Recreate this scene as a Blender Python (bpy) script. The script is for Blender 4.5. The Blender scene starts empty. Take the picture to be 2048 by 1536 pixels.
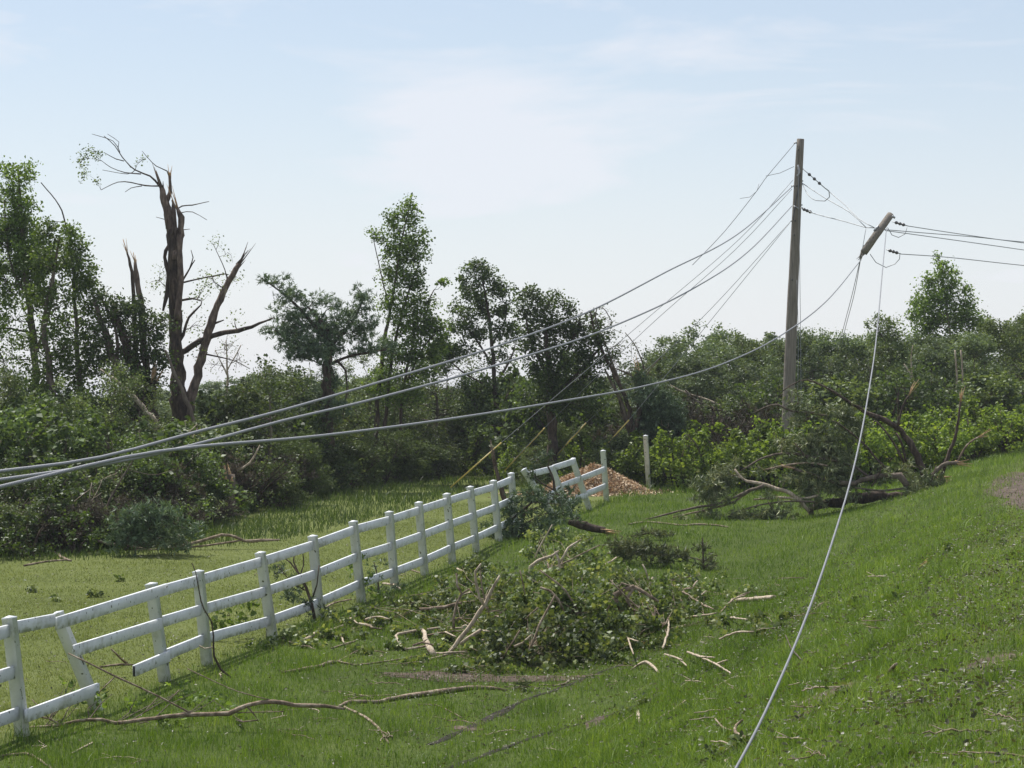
import bpy, math, random
import numpy as np
from mathutils import Vector
R = math.radians
scene = bpy.context.scene
COL = scene.collection
rng = np.random.default_rng(7)
random.seed(7)

# ---------------------------------------------------------------- camera, sky, sun, exposure
EYE = 3.5
FPX = 5000.0
HOR = 820.0
PITCH = math.atan((HOR - 768.0) / FPX)
cam_data = bpy.data.cameras.new('camera')
cam_data.sensor_width = 36.0
cam_data.lens = FPX / 2048.0 * 36.0
cam_data.clip_start = 0.1
cam_data.clip_end = 6000.0
cam = bpy.data.objects.new('camera', cam_data)
COL.objects.link(cam)
cam.location = (0, 0, EYE)
cam.rotation_euler = (math.pi / 2 + PITCH, 0, 0)
scene.camera = cam

SUN_EL, SUN_AZ = 60.0, -36.0          # azimuth from +Y, negative = to the left of the view
sdir = Vector((math.sin(R(SUN_AZ)) * math.cos(R(SUN_EL)), math.cos(R(SUN_AZ)) * math.cos(R(SUN_EL)), math.sin(R(SUN_EL))))
sun_data = bpy.data.lights.new('sun', 'SUN')
sun_data.energy = 5.0
sun_data.angle = R(0.6)
sun_data.color = (1.0, 0.965, 0.90)
sun = bpy.data.objects.new('sun', sun_data)
COL.objects.link(sun)
sun.rotation_euler = sdir.to_track_quat('Z', 'Y').to_euler()
scene.view_settings.view_transform = 'Standard'
scene.view_settings.look = 'None'
scene.view_settings.gamma = 1.0
scene.view_settings.exposure = 0.18
scene.view_settings.use_curve_mapping = False
scene.cycles.max_bounces = 6
scene.cycles.diffuse_bounces = 3
scene.cycles.transmission_bounces = 3
scene.cycles.glossy_bounces = 2
scene.cycles.volume_bounces = 0
scene.cycles.use_denoising = True

world = bpy.data.worlds.new('World')
scene.world = world
world.use_nodes = True
wn, wl = world.node_tree.nodes, world.node_tree.links
wn.clear()
wo = wn.new('ShaderNodeOutputWorld')
bg = wn.new('ShaderNodeBackground')
bg.inputs['Strength'].default_value = 0.105
sky = wn.new('ShaderNodeTexSky')
sky.sky_type = 'NISHITA'
sky.sun_disc = False
sky.sun_elevation = R(SUN_EL)
sky.sun_rotation = R(SUN_AZ)
sky.air_density = 1.0
sky.dust_density = 0.6
sky.ozone_density = 1.2
tc = wn.new('ShaderNodeTexCoord')
mp = wn.new('ShaderNodeMapping')
mp.inputs['Rotation'].default_value = (0.0, R(-9), 0.0)
mp.inputs['Location'].default_value = (3.7, 1.1, 0.4)
mp.inputs['Scale'].default_value = (5.0, 5.0, 22.0)
n1 = wn.new('ShaderNodeTexNoise')
n1.inputs['Scale'].default_value = 1.0
n1.inputs['Detail'].default_value = 7.0
n1.inputs['Roughness'].default_value = 0.55
n1.inputs['Distortion'].default_value = 0.5
rp = wn.new('ShaderNodeValToRGB')
rp.color_ramp.elements[0].position = 0.44
rp.color_ramp.elements[0].color = (0.16, 0.16, 0.16, 1)
rp.color_ramp.elements[1].position = 0.62
rp.color_ramp.elements[1].color = (0.8, 0.8, 0.8, 1)
mx = wn.new('ShaderNodeMix')
mx.data_type = 'RGBA'
CLOUD_COL = mx.inputs['B']
CLOUD_COL.default_value = (7.3, 7.45, 8.0, 1)
wl.new(tc.outputs['Generated'], mp.inputs['Vector'])
wl.new(mp.outputs['Vector'], n1.inputs['Vector'])
wl.new(n1.outputs['Fac'], rp.inputs['Fac'])
sx = wn.new('ShaderNodeSeparateXYZ'); wl.new(tc.outputs['Generated'], sx.inputs[0])
lo = wn.new('ShaderNodeMapRange'); lo.inputs['From Min'].default_value = -.02; lo.inputs['From Max'].default_value = .17
lo.inputs['To Min'].default_value = .85; lo.inputs['To Max'].default_value = .32; lo.interpolation_type = 'SMOOTHSTEP'
wl.new(sx.outputs['Z'], lo.inputs['Value'])
am = wn.new('ShaderNodeMath'); am.operation = 'MAXIMUM'
wl.new(rp.outputs['Color'], am.inputs[0]); wl.new(lo.outputs[0], am.inputs[1])
wl.new(am.outputs[0], mx.inputs['Factor'])
wl.new(sky.outputs['Color'], mx.inputs['A'])
wl.new(mx.outputs['Result'], bg.inputs['Color'])
wl.new(bg.outputs['Background'], wo.inputs['Surface'])

# ---------------------------------------------------------------- helpers: placing
CT, ST = math.cos(PITCH), math.sin(PITCH)

def P(px, py, d):
    """the point seen at that pixel of the photo, d metres ahead"""
    u = (px - 1024.0) / FPX
    v = -(py - 768.0) / FPX
    y = CT - v * ST
    z = ST + v * CT
    return np.array([u / y * d, d, EYE + z / y * d])

def smooth_table(ys, zs):
    X = np.arange(-100.0, 500.0, 0.5)
    Z = np.interp(X, ys, zs)
    k = np.exp(-0.5 * (np.arange(-12, 13) / 5.0) ** 2)
    k /= k.sum()
    Zp = np.pad(Z, 12, mode='edge')
    return X, np.convolve(Zp, k, mode='valid')
TF = smooth_table([0, 20, 27, 33, 45, 51, 64, 80, 120, 400], [-.1, -.08, -.05, .12, .5, .85, 1.2, 1.45, 1.6, 1.6])
TT = smooth_table([0, 45, 60, 80, 120], [1.9, 1.9, 2.2, 2.35, 2.4])

def gz(x, y):
    x = np.asarray(x, float); y = np.asarray(y, float)
    s = x - 0.208 * y
    zf = np.interp(y, *TF)
    zt = np.interp(y, *TT)
    t = np.clip((s + 5.6) / 5.8, 0, 1)
    t = t * t * (3 - 2 * t)
    z = zf * (1 - t) + zt * t
    z = z - 0.012 * np.clip(-10.9 - s, 0, 45)
    z = z - 0.12 * np.exp(-((s + 6.2) / 1.6) ** 2) * np.clip((60 - y) / 20, 0, 1)
    # faint undulation 
    z = z + 0.025 * np.sin(x * 1.3 + 0.7 * np.sin(y * 0.9)) * np.sin(y * 0.8 + 1.0)
    return z

def G(px, py, h=0.0):
    """where the ray through that pixel comes down to h metres above the ground"""
    a, b = P(px, py, 1.0), None
    dx, dz = a[0], a[2] - EYE
    ys = np.arange(6.0, 100.0, 0.1)
    f = EYE + dz * ys - gz(dx * ys, ys) - h
    k = np.where(f < 0)[0]
    y = 92.0 if len(k) == 0 else ys[k[0]]
    if len(k) and k[0] > 0:
        f0, f1 = f[k[0] - 1], f[k[0]]
        y = ys[k[0] - 1] + 0.1 * f0 / (f0 - f1)
    return np.array([dx * y, y, EYE + dz * y])

# ---------------------------------------------------------------- helpers: meshes
def make_mesh(name, V, F, mats=None, smooth=False, mat_index=None):
    V = np.ascontiguousarray(V, dtype=np.float32)
    me = bpy.data.meshes.new(name)
    Fs = [np.asarray(f, dtype=np.int32) for f in (F if isinstance(F, (list, tuple)) else [F]) if len(f)]
    me.vertices.add(len(V))
    me.vertices.foreach_set('co', V.ravel())
    nl = sum(f.size for f in Fs)
    nf = sum(len(f) for f in Fs)
    me.loops.add(nl)
    me.polygons.add(nf)
    me.loops.foreach_set('vertex_index', np.concatenate([f.ravel() for f in Fs]))
    tot = np.concatenate([np.full(len(f), f.shape[1], dtype=np.int32) for f in Fs])
    start = np.concatenate([[0], np.cumsum(tot)[:-1]]).astype(np.int32)
    me.polygons.foreach_set('loop_start', start)
    me.polygons.foreach_set('loop_total', tot)
    if smooth:
        me.polygons.foreach_set('use_smooth', np.ones(nf, dtype=bool))
    for m in (mats if isinstance(mats, (list, tuple)) else [mats]):
        if m is not None:
            me.materials.append(m)
    if mat_index is not None:
        me.polygons.foreach_set('material_index', np.asarray(mat_index, dtype=np.int32))
    me.update(calc_edges=True)
    return me

def link(name, me, parent=None, loc=None):
    o = bpy.data.objects.new(name, me)
    COL.objects.link(o)
    if parent is not None:
        o.parent = parent
    if loc is not None:
        o.location = [float(c) for c in loc]
    return o

def tag(o, label=None, cat=None, group=None, kind=None):
    if label: o['label'] = label
    if cat: o['category'] = cat
    if group: o['group'] = group
    if kind: o['kind'] = kind
    return o

def thing(name, label, cat, loc, group=None, rz=0.0):
    o = link(name, None, None, loc)
    o.rotation_euler = (0, 0, rz)
    return tag(o, label, cat, group)

def dup(o, parent=None):
    c = o.copy()
    COL.objects.link(c)
    c.parent = parent
    for ch in o.children:
        dup(ch, c)
    return c

class MB:
    """collects vertices, quads and triangles of one mesh"""
    def __init__(self):
        self.V, self.Q, self.T, self.n = [], [], [], 0
    def add(self, V, Q=None, T=None):
        V = np.asarray(V, float).reshape(-1, 3)
        if Q is not None and len(Q): self.Q.append(np.asarray(Q, int) + self.n)
        if T is not None and len(T): self.T.append(np.asarray(T, int) + self.n)
        self.V.append(V); self.n += len(V)
        return self
    def tube(self, pts, rad, sides=6, rough=0.0, cap=True):
        V, Q, T = tube(pts, rad, sides, rough, cap)
        return self.add(V, Q, T)
    def mesh(self, name, mats, smooth=False, off=(0, 0, 0)):
        V = np.concatenate(self.V) - np.asarray(off, float)
        F = []
        if self.Q: F.append(np.concatenate(self.Q))
        if self.T: F.append(np.concatenate(self.T))
        return make_mesh(name, V, F, mats, smooth)
    def build(self, name, mats, parent=None, off=(0, 0, 0), smooth=False):
        if self.n == 0: return None
        return link(name, self.mesh(name, mats, smooth, off), parent)

def spline(pts, step=0.25, jit=0.0, r=None):
    """Catmull-Rom through rows of any width (x,y,z,radius...)"""
    r = r or rng
    p = np.asarray(pts, float)
    if len(p) < 2: return p
    q = np.vstack([2 * p[0] - p[1], p, 2 * p[-1] - p[-2]])
    out = []
    for i in range(1, len(q) - 2):
        L = np.linalg.norm(q[i + 1][:3] - q[i][:3])
        n = max(1, int(math.ceil(L / step)))
        t = np.linspace(0, 1, n, endpoint=False)[:, None]
        a, b, c, d = q[i - 1], q[i], q[i + 1], q[i + 2]
        out.append(0.5 * ((2 * b) + (c - a) * t + (2 * a - 5 * b + 4 * c - d) * t ** 2 + (3 * b - a - 3 * c + d) * t ** 3))
    out = np.vstack(out + [p[-1:]])
    if jit > 0 and len(out) > 2:
        out[1:-1, :3] += r.normal(0, jit, (len(out) - 2, 3))
    return out

def tube(pts, rad, sides=6, rough=0.0, cap=True):
    p = np.asarray(pts, float)[:, :3]
    n = len(p)
    rad = np.broadcast_to(np.asarray(rad, float), (n,)).copy()
    t = np.gradient(p, axis=0)
    t /= np.linalg.norm(t, axis=1)[:, None] + 1e-9
    ref = np.array([0.13, 0.31, 0.94]) if abs(t[:, 2]).mean() < 0.8 else np.array([0.94, 0.31, 0.13])
    a = np.cross(t, ref); a /= np.linalg.norm(a, axis=1)[:, None] + 1e-9
    b = np.cross(t, a)
    th = np.arange(sides) * 2 * math.pi / sides
    rr = rad[:, None] * (1 + (rng.normal(0, rough, (n, sides)) if rough else 0))
    V = p[:, None, :] + rr[:, :, None] * (np.cos(th)[None, :, None] * a[:, None, :] + np.sin(th)[None, :, None] * b[:, None, :])
    V = V.reshape(-1, 3)
    i = np.arange(n - 1)[:, None] * sides
    k = np.arange(sides)[None, :]
    k2 = (k + 1) % sides
    Q = np.stack([i + k, i + k2, i + sides + k2, i + sides + k], -1).reshape(-1, 4)
    T = np.zeros((0, 3), int)
    if cap:
        V = np.vstack([V, p[0], p[-1]])
        kk = np.arange(sides)
        T = np.vstack([np.stack([np.full(sides, n * sides), (kk + 1) % sides, kk], -1),
                       np.stack([np.full(sides, n * sides + 1), (n - 1) * sides + kk, (n - 1) * sides + (kk + 1) % sides], -1)])
    return V, Q, T

def nrm(a):
    return a / (np.linalg.norm(a, axis=-1, keepdims=True) + 1e-9)

def leaf_quads(C, D, U, L, W):
    """kite leaves: base C, direction D, flat normal U; lengths L, half-widths W"""
    S = nrm(np.cross(D, U))
    L = np.asarray(L)[:, None]; W = np.asarray(W)[:, None]
    U = np.cross(S, D)
    V = np.stack([C, C + D * L * 0.45 + S * W + U * W * 0.25, C + D * L, C + D * L * 0.45 - S * W + U * W * 0.25], 1)
    n = len(C)
    return V.reshape(-1, 3), (np.arange(n)[:, None] * 4 + np.arange(4)[None, :])

def leaf_fold(C, D, U, L, W):
    """broad leaves of two halves folded along the midrib"""
    S = nrm(np.cross(D, U))
    L = np.asarray(L)[:, None]; W = np.asarray(W)[:, None]
    U = np.cross(S, D)
    tip = C + D * L - U * L * 0.12
    V = np.stack([C, C + D * L * .28 + S * W + U * W * .3, C + D * L * .7 + S * W * .75 + U * W * .2, tip,
                  C + D * L * .7 - S * W * .75 + U * W * .2, C + D * L * .28 - S * W + U * W * .3], 1)
    n = len(C)
    b = np.arange(n)[:, None] * 6
    return V.reshape(-1, 3), np.vstack([b + np.array([[0, 1, 2, 3]]), b + np.array([[0, 3, 4, 5]])])

def clumps(cent, spread, per, size, kind, r, droop=0.35, up=0.6, ndroop=0.0):
    """leaves scattered round cluster centres (n,3); spread (n,) or float"""
    n = len(cent)
    if n == 0: return np.zeros((0, 3)), np.zeros((0, 4), int)
    spread = np.broadcast_to(np.asarray(spread, float), (n,))
    if kind == 'needle':
        # fans of needles at the twig ends
        k = max(1, per // 9)
        c = np.repeat(cent, k, 0) + r.normal(0, 1, (n * k, 3)) * np.repeat(spread, k)[:, None] * np.array([.75, .75, .5])
        ax = nrm(r.normal(0, 1, (n * k, 3)) + np.array([0, 0, 0.5 - 1.6 * ndroop]))
        c = np.repeat(c, 9, 0); ax = np.repeat(ax, 9, 0)
        D = nrm(ax + r.normal(0, .55, c.shape))
        U = nrm(r.normal(0, 1, c.shape))
        m = len(c)
        return leaf_quads(c, D, U, size * r.uniform(.7, 1.3, m), size * .075 * r.uniform(.7, 1.3, m))
    c = np.repeat(cent, per, 0) + r.normal(0, 1, (n * per, 3)) * np.repeat(spread, per)[:, None] * np.array([.62, .62, .55])
    m = len(c)
    D = nrm(r.normal(0, 1, (m, 3)) * np.array([1, 1, .6]) - np.array([0, 0, droop]))
    U = nrm(r.normal(0, 1, (m, 3)) * .8 + np.array([0, 0, up]))
    L = size * r.uniform(.6, 1.35, m)
    if kind == 'broad':
        return leaf_fold(c, D, U, L, L * r.uniform(.26, .42, m))
    if kind == 'narrow':
        return leaf_quads(c, D, U, L * 1.3, L * r.uniform(.13, .2, m))
    return leaf_quads(c, D, U, L, L * r.uniform(.3, .45, m))

# ---------------------------------------------------------------- materials
def new_mat(name):
    m = bpy.data.materials.new(name)
    m.use_nodes = True
    nt = m.node_tree
    nt.nodes.clear()
    out = nt.nodes.new('ShaderNodeOutputMaterial')
    return m, nt.nodes, nt.links, out

def ramp(nodes, cols, pos=None):
    r_ = nodes.new('ShaderNodeValToRGB')
    e = r_.color_ramp.elements
    while len(e) < len(cols): e.new(0.5)
    for i, c in enumerate(cols):
        e[i].position = pos[i] if pos else i / (len(cols) - 1)
        e[i].color = (*c, 1)
    return r_

def leaf_mat(name, cols, trans=0.35, rough=0.5, spec=0.3, patch=2.0, back=1.25, tcol=(1.3, 1.25, .55)):
    """leaf: colour by leaf and by patch, paler underside, light through the blade"""
    m, N, Lk, out = new_mat(name)
    geo = N.new('ShaderNodeNewGeometry')
    r_ = ramp(N, cols)
    tcd = N.new('ShaderNodeTexCoord')
    no = N.new('ShaderNodeTexNoise'); no.inputs['Scale'].default_value = patch; no.inputs['Detail'].default_value = 3
    oi = N.new('ShaderNodeObjectInfo')
    ad = N.new('ShaderNodeMath'); ad.operation = 'MULTIPLY_ADD'
    ad.inputs[1].default_value = 0.55
    Lk.new(tcd.outputs['Object'], no.inputs['Vector'])
    Lk.new(geo.outputs['Random Per Island'], ad.inputs[0])
    ma = N.new('ShaderNodeMath'); ma.operation = 'MULTIPLY_ADD'; ma.inputs[1].default_value = 1.1; ma.inputs[2].default_value = -0.33
    Lk.new(no.outputs['Fac'], ma.inputs[0])
    Lk.new(ma.outputs[0], ad.inputs[2])
    Lk.new(ad.outputs[0], r_.inputs['Fac'])
    # each plant a little lighter or darker
    hs = N.new('ShaderNodeHueSaturation')
    mr = N.new('ShaderNodeMapRange'); mr.inputs['To Min'].default_value = .68; mr.inputs['To Max'].default_value = 1.3
    Lk.new(oi.outputs['Random'], mr.inputs['Value'])
    Lk.new(mr.outputs[0], hs.inputs['Value'])
    Lk.new(r_.outputs['Color'], hs.inputs['Color'])
    bk = N.new('ShaderNodeMix'); bk.data_type = 'RGBA'; bk.blend_type = 'MULTIPLY'
    bk.inputs['B'].default_value = (back, back, back * 1.15, 1)
    Lk.new(geo.outputs['Backfacing'], bk.inputs['Factor'])
    Lk.new(hs.outputs['Color'], bk.inputs['A'])
    pb = N.new('ShaderNodeBsdfPrincipled')
    pb.inputs['Roughness'].default_value = rough
    pb.inputs['Specular IOR Level'].default_value = spec
    Lk.new(bk.outputs['Result'], pb.inputs['Base Color'])
    tr = N.new('ShaderNodeBsdfTranslucent')
    tm = N.new('ShaderNodeMix'); tm.data_type = 'RGBA'; tm.blend_type = 'MULTIPLY'; tm.inputs['Factor'].default_value = 1
    tm.inputs['B'].default_value = (*tcol, 1)
    Lk.new(hs.outputs['Color'], tm.inputs['A'])
    Lk.new(tm.outputs['Result'], tr.inputs['Color'])
    ms = N.new('ShaderNodeMixShader'); ms.inputs['Fac'].default_value = trans
    Lk.new(pb.outputs[0], ms.inputs[1]); Lk.new(tr.outputs[0], ms.inputs[2])
    Lk.new(ms.outputs[0], out.inputs['Surface'])
    return m

def bark_mat(name, cols, scale=12.0, stretch=(1, 1, .25), rough=0.9, bump=0.6, island=0.0):
    m, N, Lk, out = new_mat(name)
    tcd = N.new('ShaderNodeTexCoord')
    mpn = N.new('ShaderNodeMapping'); mpn.inputs['Scale'].default_value = stretch
    no = N.new('ShaderNodeTexNoise'); no.inputs['Scale'].default_value = scale; no.inputs['Detail'].default_value = 6; no.inputs['Roughness'].default_value = .65
    Lk.new(tcd.outputs['Object'], mpn.inputs[0]); Lk.new(mpn.outputs[0], no.inputs['Vector'])
    r_ = ramp(N, cols, [0.3 + 0.4 * i / (len(cols) - 1) for i in range(len(cols))])
    src = no.outputs['Fac']
    if island:
        geo = N.new('ShaderNodeNewGeometry')
        ma = N.new('ShaderNodeMath'); ma.operation = 'MULTIPLY_ADD'; ma.inputs[1].default_value = island
        sb = N.new('ShaderNodeMath'); sb.operation = 'SUBTRACT'; sb.inputs[1].default_value = island / 2
        Lk.new(geo.outputs['Random Per Island'], ma.inputs[0]); Lk.new(no.outputs['Fac'], ma.inputs[2])
        Lk.new(ma.outputs[0], sb.inputs[0]); src = sb.outputs[0]
    Lk.new(src, r_.inputs['Fac'])
    pb = N.new('ShaderNodeBsdfPrincipled'); pb.inputs['Roughness'].default_value = rough
    pb.inputs['Specular IOR Level'].default_value = .25
    bp = N.new('ShaderNodeBump'); bp.inputs['Strength'].default_value = bump; bp.inputs['Distance'].default_value = .03
    Lk.new(no.outputs['Fac'], bp.inputs['Height'])
    Lk.new(r_.outputs['Color'], pb.inputs['Base Color']); Lk.new(bp.outputs[0], pb.inputs['Normal'])
    Lk.new(pb.outputs[0], out.inputs['Surface'])
    return m

M = {}
M['aspen'] = leaf_mat('aspen_leaf', [(0.040, 0.065, 0.017), (0.107, 0.169, 0.035), (0.216, 0.311, 0.069)], trans=.45)
M['darkleaf'] = leaf_mat('dark_broad_leaf', [(0.022, 0.039, 0.013), (0.074, 0.115, 0.032), (0.164, 0.241, 0.065)], trans=.4)
M['paleleaf'] = leaf_mat('pale_sparse_leaf', [(0.065, 0.098, 0.033), (0.130, 0.182, 0.065), (0.208, 0.260, 0.104)], trans=.45)
M['bright'] = leaf_mat('bright_bush_leaf', [(0.052, 0.086, 0.013), (0.168, 0.248, 0.041), (0.319, 0.398, 0.071)], trans=.45, rough=.45, patch=1.2)
M['midleaf'] = leaf_mat('mid_green_leaf', [(0.031, 0.052, 0.018), (0.101, 0.141, 0.047), (0.226, 0.279, 0.106)], trans=.35)
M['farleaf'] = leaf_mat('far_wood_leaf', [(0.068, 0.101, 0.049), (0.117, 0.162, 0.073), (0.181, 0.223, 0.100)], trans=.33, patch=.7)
M['pine'] = leaf_mat('pine_needle', [(0.026, 0.047, 0.024), (0.076, 0.118, 0.057), (0.185, 0.240, 0.120)], trans=.18, rough=.5)
M['juniper'] = leaf_mat('juniper_leaf', [(0.023, 0.037, 0.010), (0.075, 0.109, 0.027), (0.167, 0.220, 0.053)], trans=.22, rough=.6, patch=3)
M['fallen'] = leaf_mat('wilted_fallen_leaf', [(0.025, 0.043, 0.012), (0.069, 0.105, 0.026), (0.163, 0.203, 0.066), (0.325, 0.338, 0.144)], trans=.35, rough=.5, spec=.35, back=1.5)
M['drypine'] = leaf_mat('torn_pine_needle', [(0.032, 0.050, 0.020), (0.107, 0.134, 0.056), (0.285, 0.285, 0.138)], trans=.18, rough=.5)
M['weed'] = leaf_mat('weed_leaf', [(0.036, 0.064, 0.017), (0.070, 0.113, 0.026), (0.122, 0.175, 0.047)], trans=.4, rough=.45)
M['bark'] = bark_mat('dark_bark', [(.018, .013, .010), (.07, .05, .038), (.16, .12, .085)])
M['greybark'] = bark_mat('grey_brown_bark', [(.06, .048, .036), (.14, .11, .085), (.22, .18, .14)])
M['palebark'] = bark_mat('pale_smooth_bark', [(.15, .11, .075), (.42, .34, .25), (.62, .54, .43)], scale=18, bump=.3)
M['wood'] = bark_mat('fresh_torn_wood', [(.36, .19, .09), (.55, .36, .2), (.68, .5, .32)], scale=25, bump=.5)
M['peeled'] = bark_mat('weathered_split_wood', [(.045, .034, .027), (.14, .10, .078), (.29, .22, .17)], scale=14)
M['twig'] = bark_mat('twig', [(.035, .026, .018), (.085, .066, .048), (.14, .115, .085)], scale=5, bump=.1)
M['stick'] = bark_mat('fallen_stick_bark', [(.06, .045, .03), (.23, .17, .12), (.50, .42, .33)], scale=11, stretch=(1, 1, 1), bump=.5)
M['pole'] = bark_mat('weathered_pole_wood', [(.09, .075, .06), (.24, .21, .175), (.34, .30, .255)], scale=9, stretch=(7, 7, .10), bump=.8)
M['chips'] = bark_mat('wood_chip', [(.26, .16, .09), (.58, .41, .26), (.85, .72, .53)], scale=30, island=.55, bump=.1)
M['soil'] = bark_mat('bare_soil', [(.03, .022, .016), (.08, .055, .04), (.15, .11, .085)], scale=5, stretch=(1, 1, 1), bump=.8)
M['rut'] = bark_mat('dark_wet_soil', [(.010, .008, .006), (.022, .017, .012), (.05, .04, .024)], scale=9, stretch=(1, 1, 1), bump=.9)
M['deadleaf'] = leaf_mat('dead_brown_brush', [(.030, .026, .018), (.075, .062, .042), (.14, .12, .085)], trans=.12, rough=.7, spec=.15)
# ---------------------------------------------------------------- ground
_ng = np.random.default_rng(3).uniform(0, 1, (256, 256))
def vnoise(x, y):
    xi, yi = np.floor(x).astype(int), np.floor(y).astype(int)
    fx, fy = x - xi, y - yi
    fx = fx * fx * (3 - 2 * fx); fy = fy * fy * (3 - 2 * fy)
    g = lambda a, b: _ng[a % 256, b % 256]
    return (g(xi, yi) * (1 - fx) + g(xi + 1, yi) * fx) * (1 - fy) + (g(xi, yi + 1) * (1 - fx) + g(xi + 1, yi + 1) * fx) * fy

def sval(x, y): return x - 0.208 * y

gx = np.concatenate([np.linspace(-900, -40, 24), np.arange(-34, -16, 1.0), np.arange(-16, 22, 0.16), np.arange(22, 40, 1.0), np.linspace(44, 900, 24)])
gy = np.concatenate([np.linspace(-60, 4, 12), np.arange(6, 70, 0.2), np.arange(70, 110, 1.0), np.linspace(112, 1600, 40)])
XX, YY = np.meshgrid(gx, gy)
ZZ = gz(XX, YY)
nx, ny = len(gx), len(gy)
ii = (np.arange(ny - 1)[:, None] * nx + np.arange(nx - 1)[None, :]).ravel()
FQ = np.stack([ii, ii + 1, ii + nx + 1, ii + nx], -1)

def ground_material():
    m, N, Lk, out = new_mat('ground_turf')
    geo = N.new('ShaderNodeNewGeometry')
    dp = N.new('ShaderNodeVectorMath'); dp.operation = 'DOT_PRODUCT'; dp.inputs[1].default_value = (1, -0.208, 0)
    Lk.new(geo.outputs['Position'], dp.inputs[0])
    no = N.new('ShaderNodeTexNoise'); no.inputs['Scale'].default_value = .35; no.inputs['Detail'].default_value = 8; no.inputs['Roughness'].default_value = .65
    Lk.new(geo.outputs['Position'], no.inputs['Vector'])
    nf = N.new('ShaderNodeTexNoise'); nf.inputs['Scale'].default_value = 6; nf.inputs['Detail'].default_value = 8; nf.inputs['Roughness'].default_value = .75
    Lk.new(geo.outputs['Position'], nf.inputs['Vector'])
    mown = ramp(N, [(.07, .085, .022), (.12, .145, .04), (.19, .205, .08)], [.3, .5, .72])
    rough = ramp(N, [(.035, .05, .012), (.07, .10, .02), (.13, .155, .045)], [.3, .52, .75])
    sm = N.new('ShaderNodeMath'); sm.operation = 'ADD'
    hf = N.new('ShaderNodeMath'); hf.operation = 'MULTIPLY'; hf.inputs[1].default_value = .5
    Lk.new(no.outputs['Fac'], sm.inputs[0]); Lk.new(nf.outputs['Fac'], sm.inputs[1]); Lk.new(sm.outputs[0], hf.inputs[0])
    Lk.new(hf.outputs[0], mown.inputs['Fac']); Lk.new(hf.outputs[0], rough.inputs['Fac'])
    mr = N.new('ShaderNodeMapRange'); mr.inputs['From Min'].default_value = -11.3; mr.inputs['From Max'].default_value = -10.2
    Lk.new(dp.outputs['Value'], mr.inputs['Value'])
    mxr = N.new('ShaderNodeMix'); mxr.data_type = 'RGBA'
    Lk.new(mr.outputs[0], mxr.inputs['Factor']); Lk.new(mown.outputs['Color'], mxr.inputs['A']); Lk.new(rough.outputs['Color'], mxr.inputs['B'])
    # forest floor past the tree line
    sp = N.new('ShaderNodeSeparateXYZ'); Lk.new(geo.outputs['Position'], sp.inputs[0])
    fr = N.new('ShaderNodeMapRange'); fr.inputs['From Min'].default_value = 78; fr.inputs['From Max'].default_value = 90
    Lk.new(sp.outputs['Y'], fr.inputs['Value'])
    mf = N.new('ShaderNodeMix'); mf.data_type = 'RGBA'; mf.inputs['B'].default_value = (.045, .055, .025, 1)
    Lk.new(fr.outputs[0], mf.inputs['Factor']); Lk.new(mxr.outputs['Result'], mf.inputs['A'])
    # worn, thin strip along the top of the bank
    rd = N.new('ShaderNodeMapRange'); rd.inputs['From Min'].default_value = -1.6; rd.inputs['From Max'].default_value = .9; rd.inputs['To Max'].default_value = .75
    Lk.new(dp.outputs['Value'], rd.inputs['Value'])
    r2 = ramp(N, [(0, 0, 0), (1, 1, 1)], [.45, .62])
    Lk.new(nf.outputs['Fac'], r2.inputs['Fac'])
    mm = N.new('ShaderNodeMath'); mm.operation = 'MULTIPLY'; Lk.new(rd.outputs[0], mm.inputs[0]); Lk.new(r2.outputs['Color'], mm.inputs[1])
    mw = N.new('ShaderNodeMix'); mw.data_type = 'RGBA'; mw.inputs['B'].default_value = (.17, .135, .085, 1)
    Lk.new(mm.outputs[0], mw.inputs['Factor']); Lk.new(mf.outputs['Result'], mw.inputs['A'])
    pb = N.new('ShaderNodeBsdfPrincipled'); pb.inputs['Roughness'].default_value = .95; pb.inputs['Specular IOR Level'].default_value = .1
    bp = N.new('ShaderNodeBump'); bp.inputs['Strength'].default_value = 1.0; bp.inputs['Distance'].default_value = .05
    n3 = N.new('ShaderNodeTexNoise'); n3.inputs['Scale'].default_value = 22; n3.inputs['Detail'].default_value = 6
    Lk.new(geo.outputs['Position'], n3.inputs['Vector'])
    Lk.new(n3.outputs['Fac'], bp.inputs['Height'])
    Lk.new(mw.outputs['Result'], pb.inputs['Base Color']); Lk.new(bp.outputs[0], pb.inputs['Normal'])
    Lk.new(pb.outputs[0], out.inputs['Surface'])
    return m
tag(link('ground', make_mesh('ground', np.stack([XX, YY, ZZ], -1).reshape(-1, 3), FQ, ground_material(), True)), kind='structure')

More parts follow.
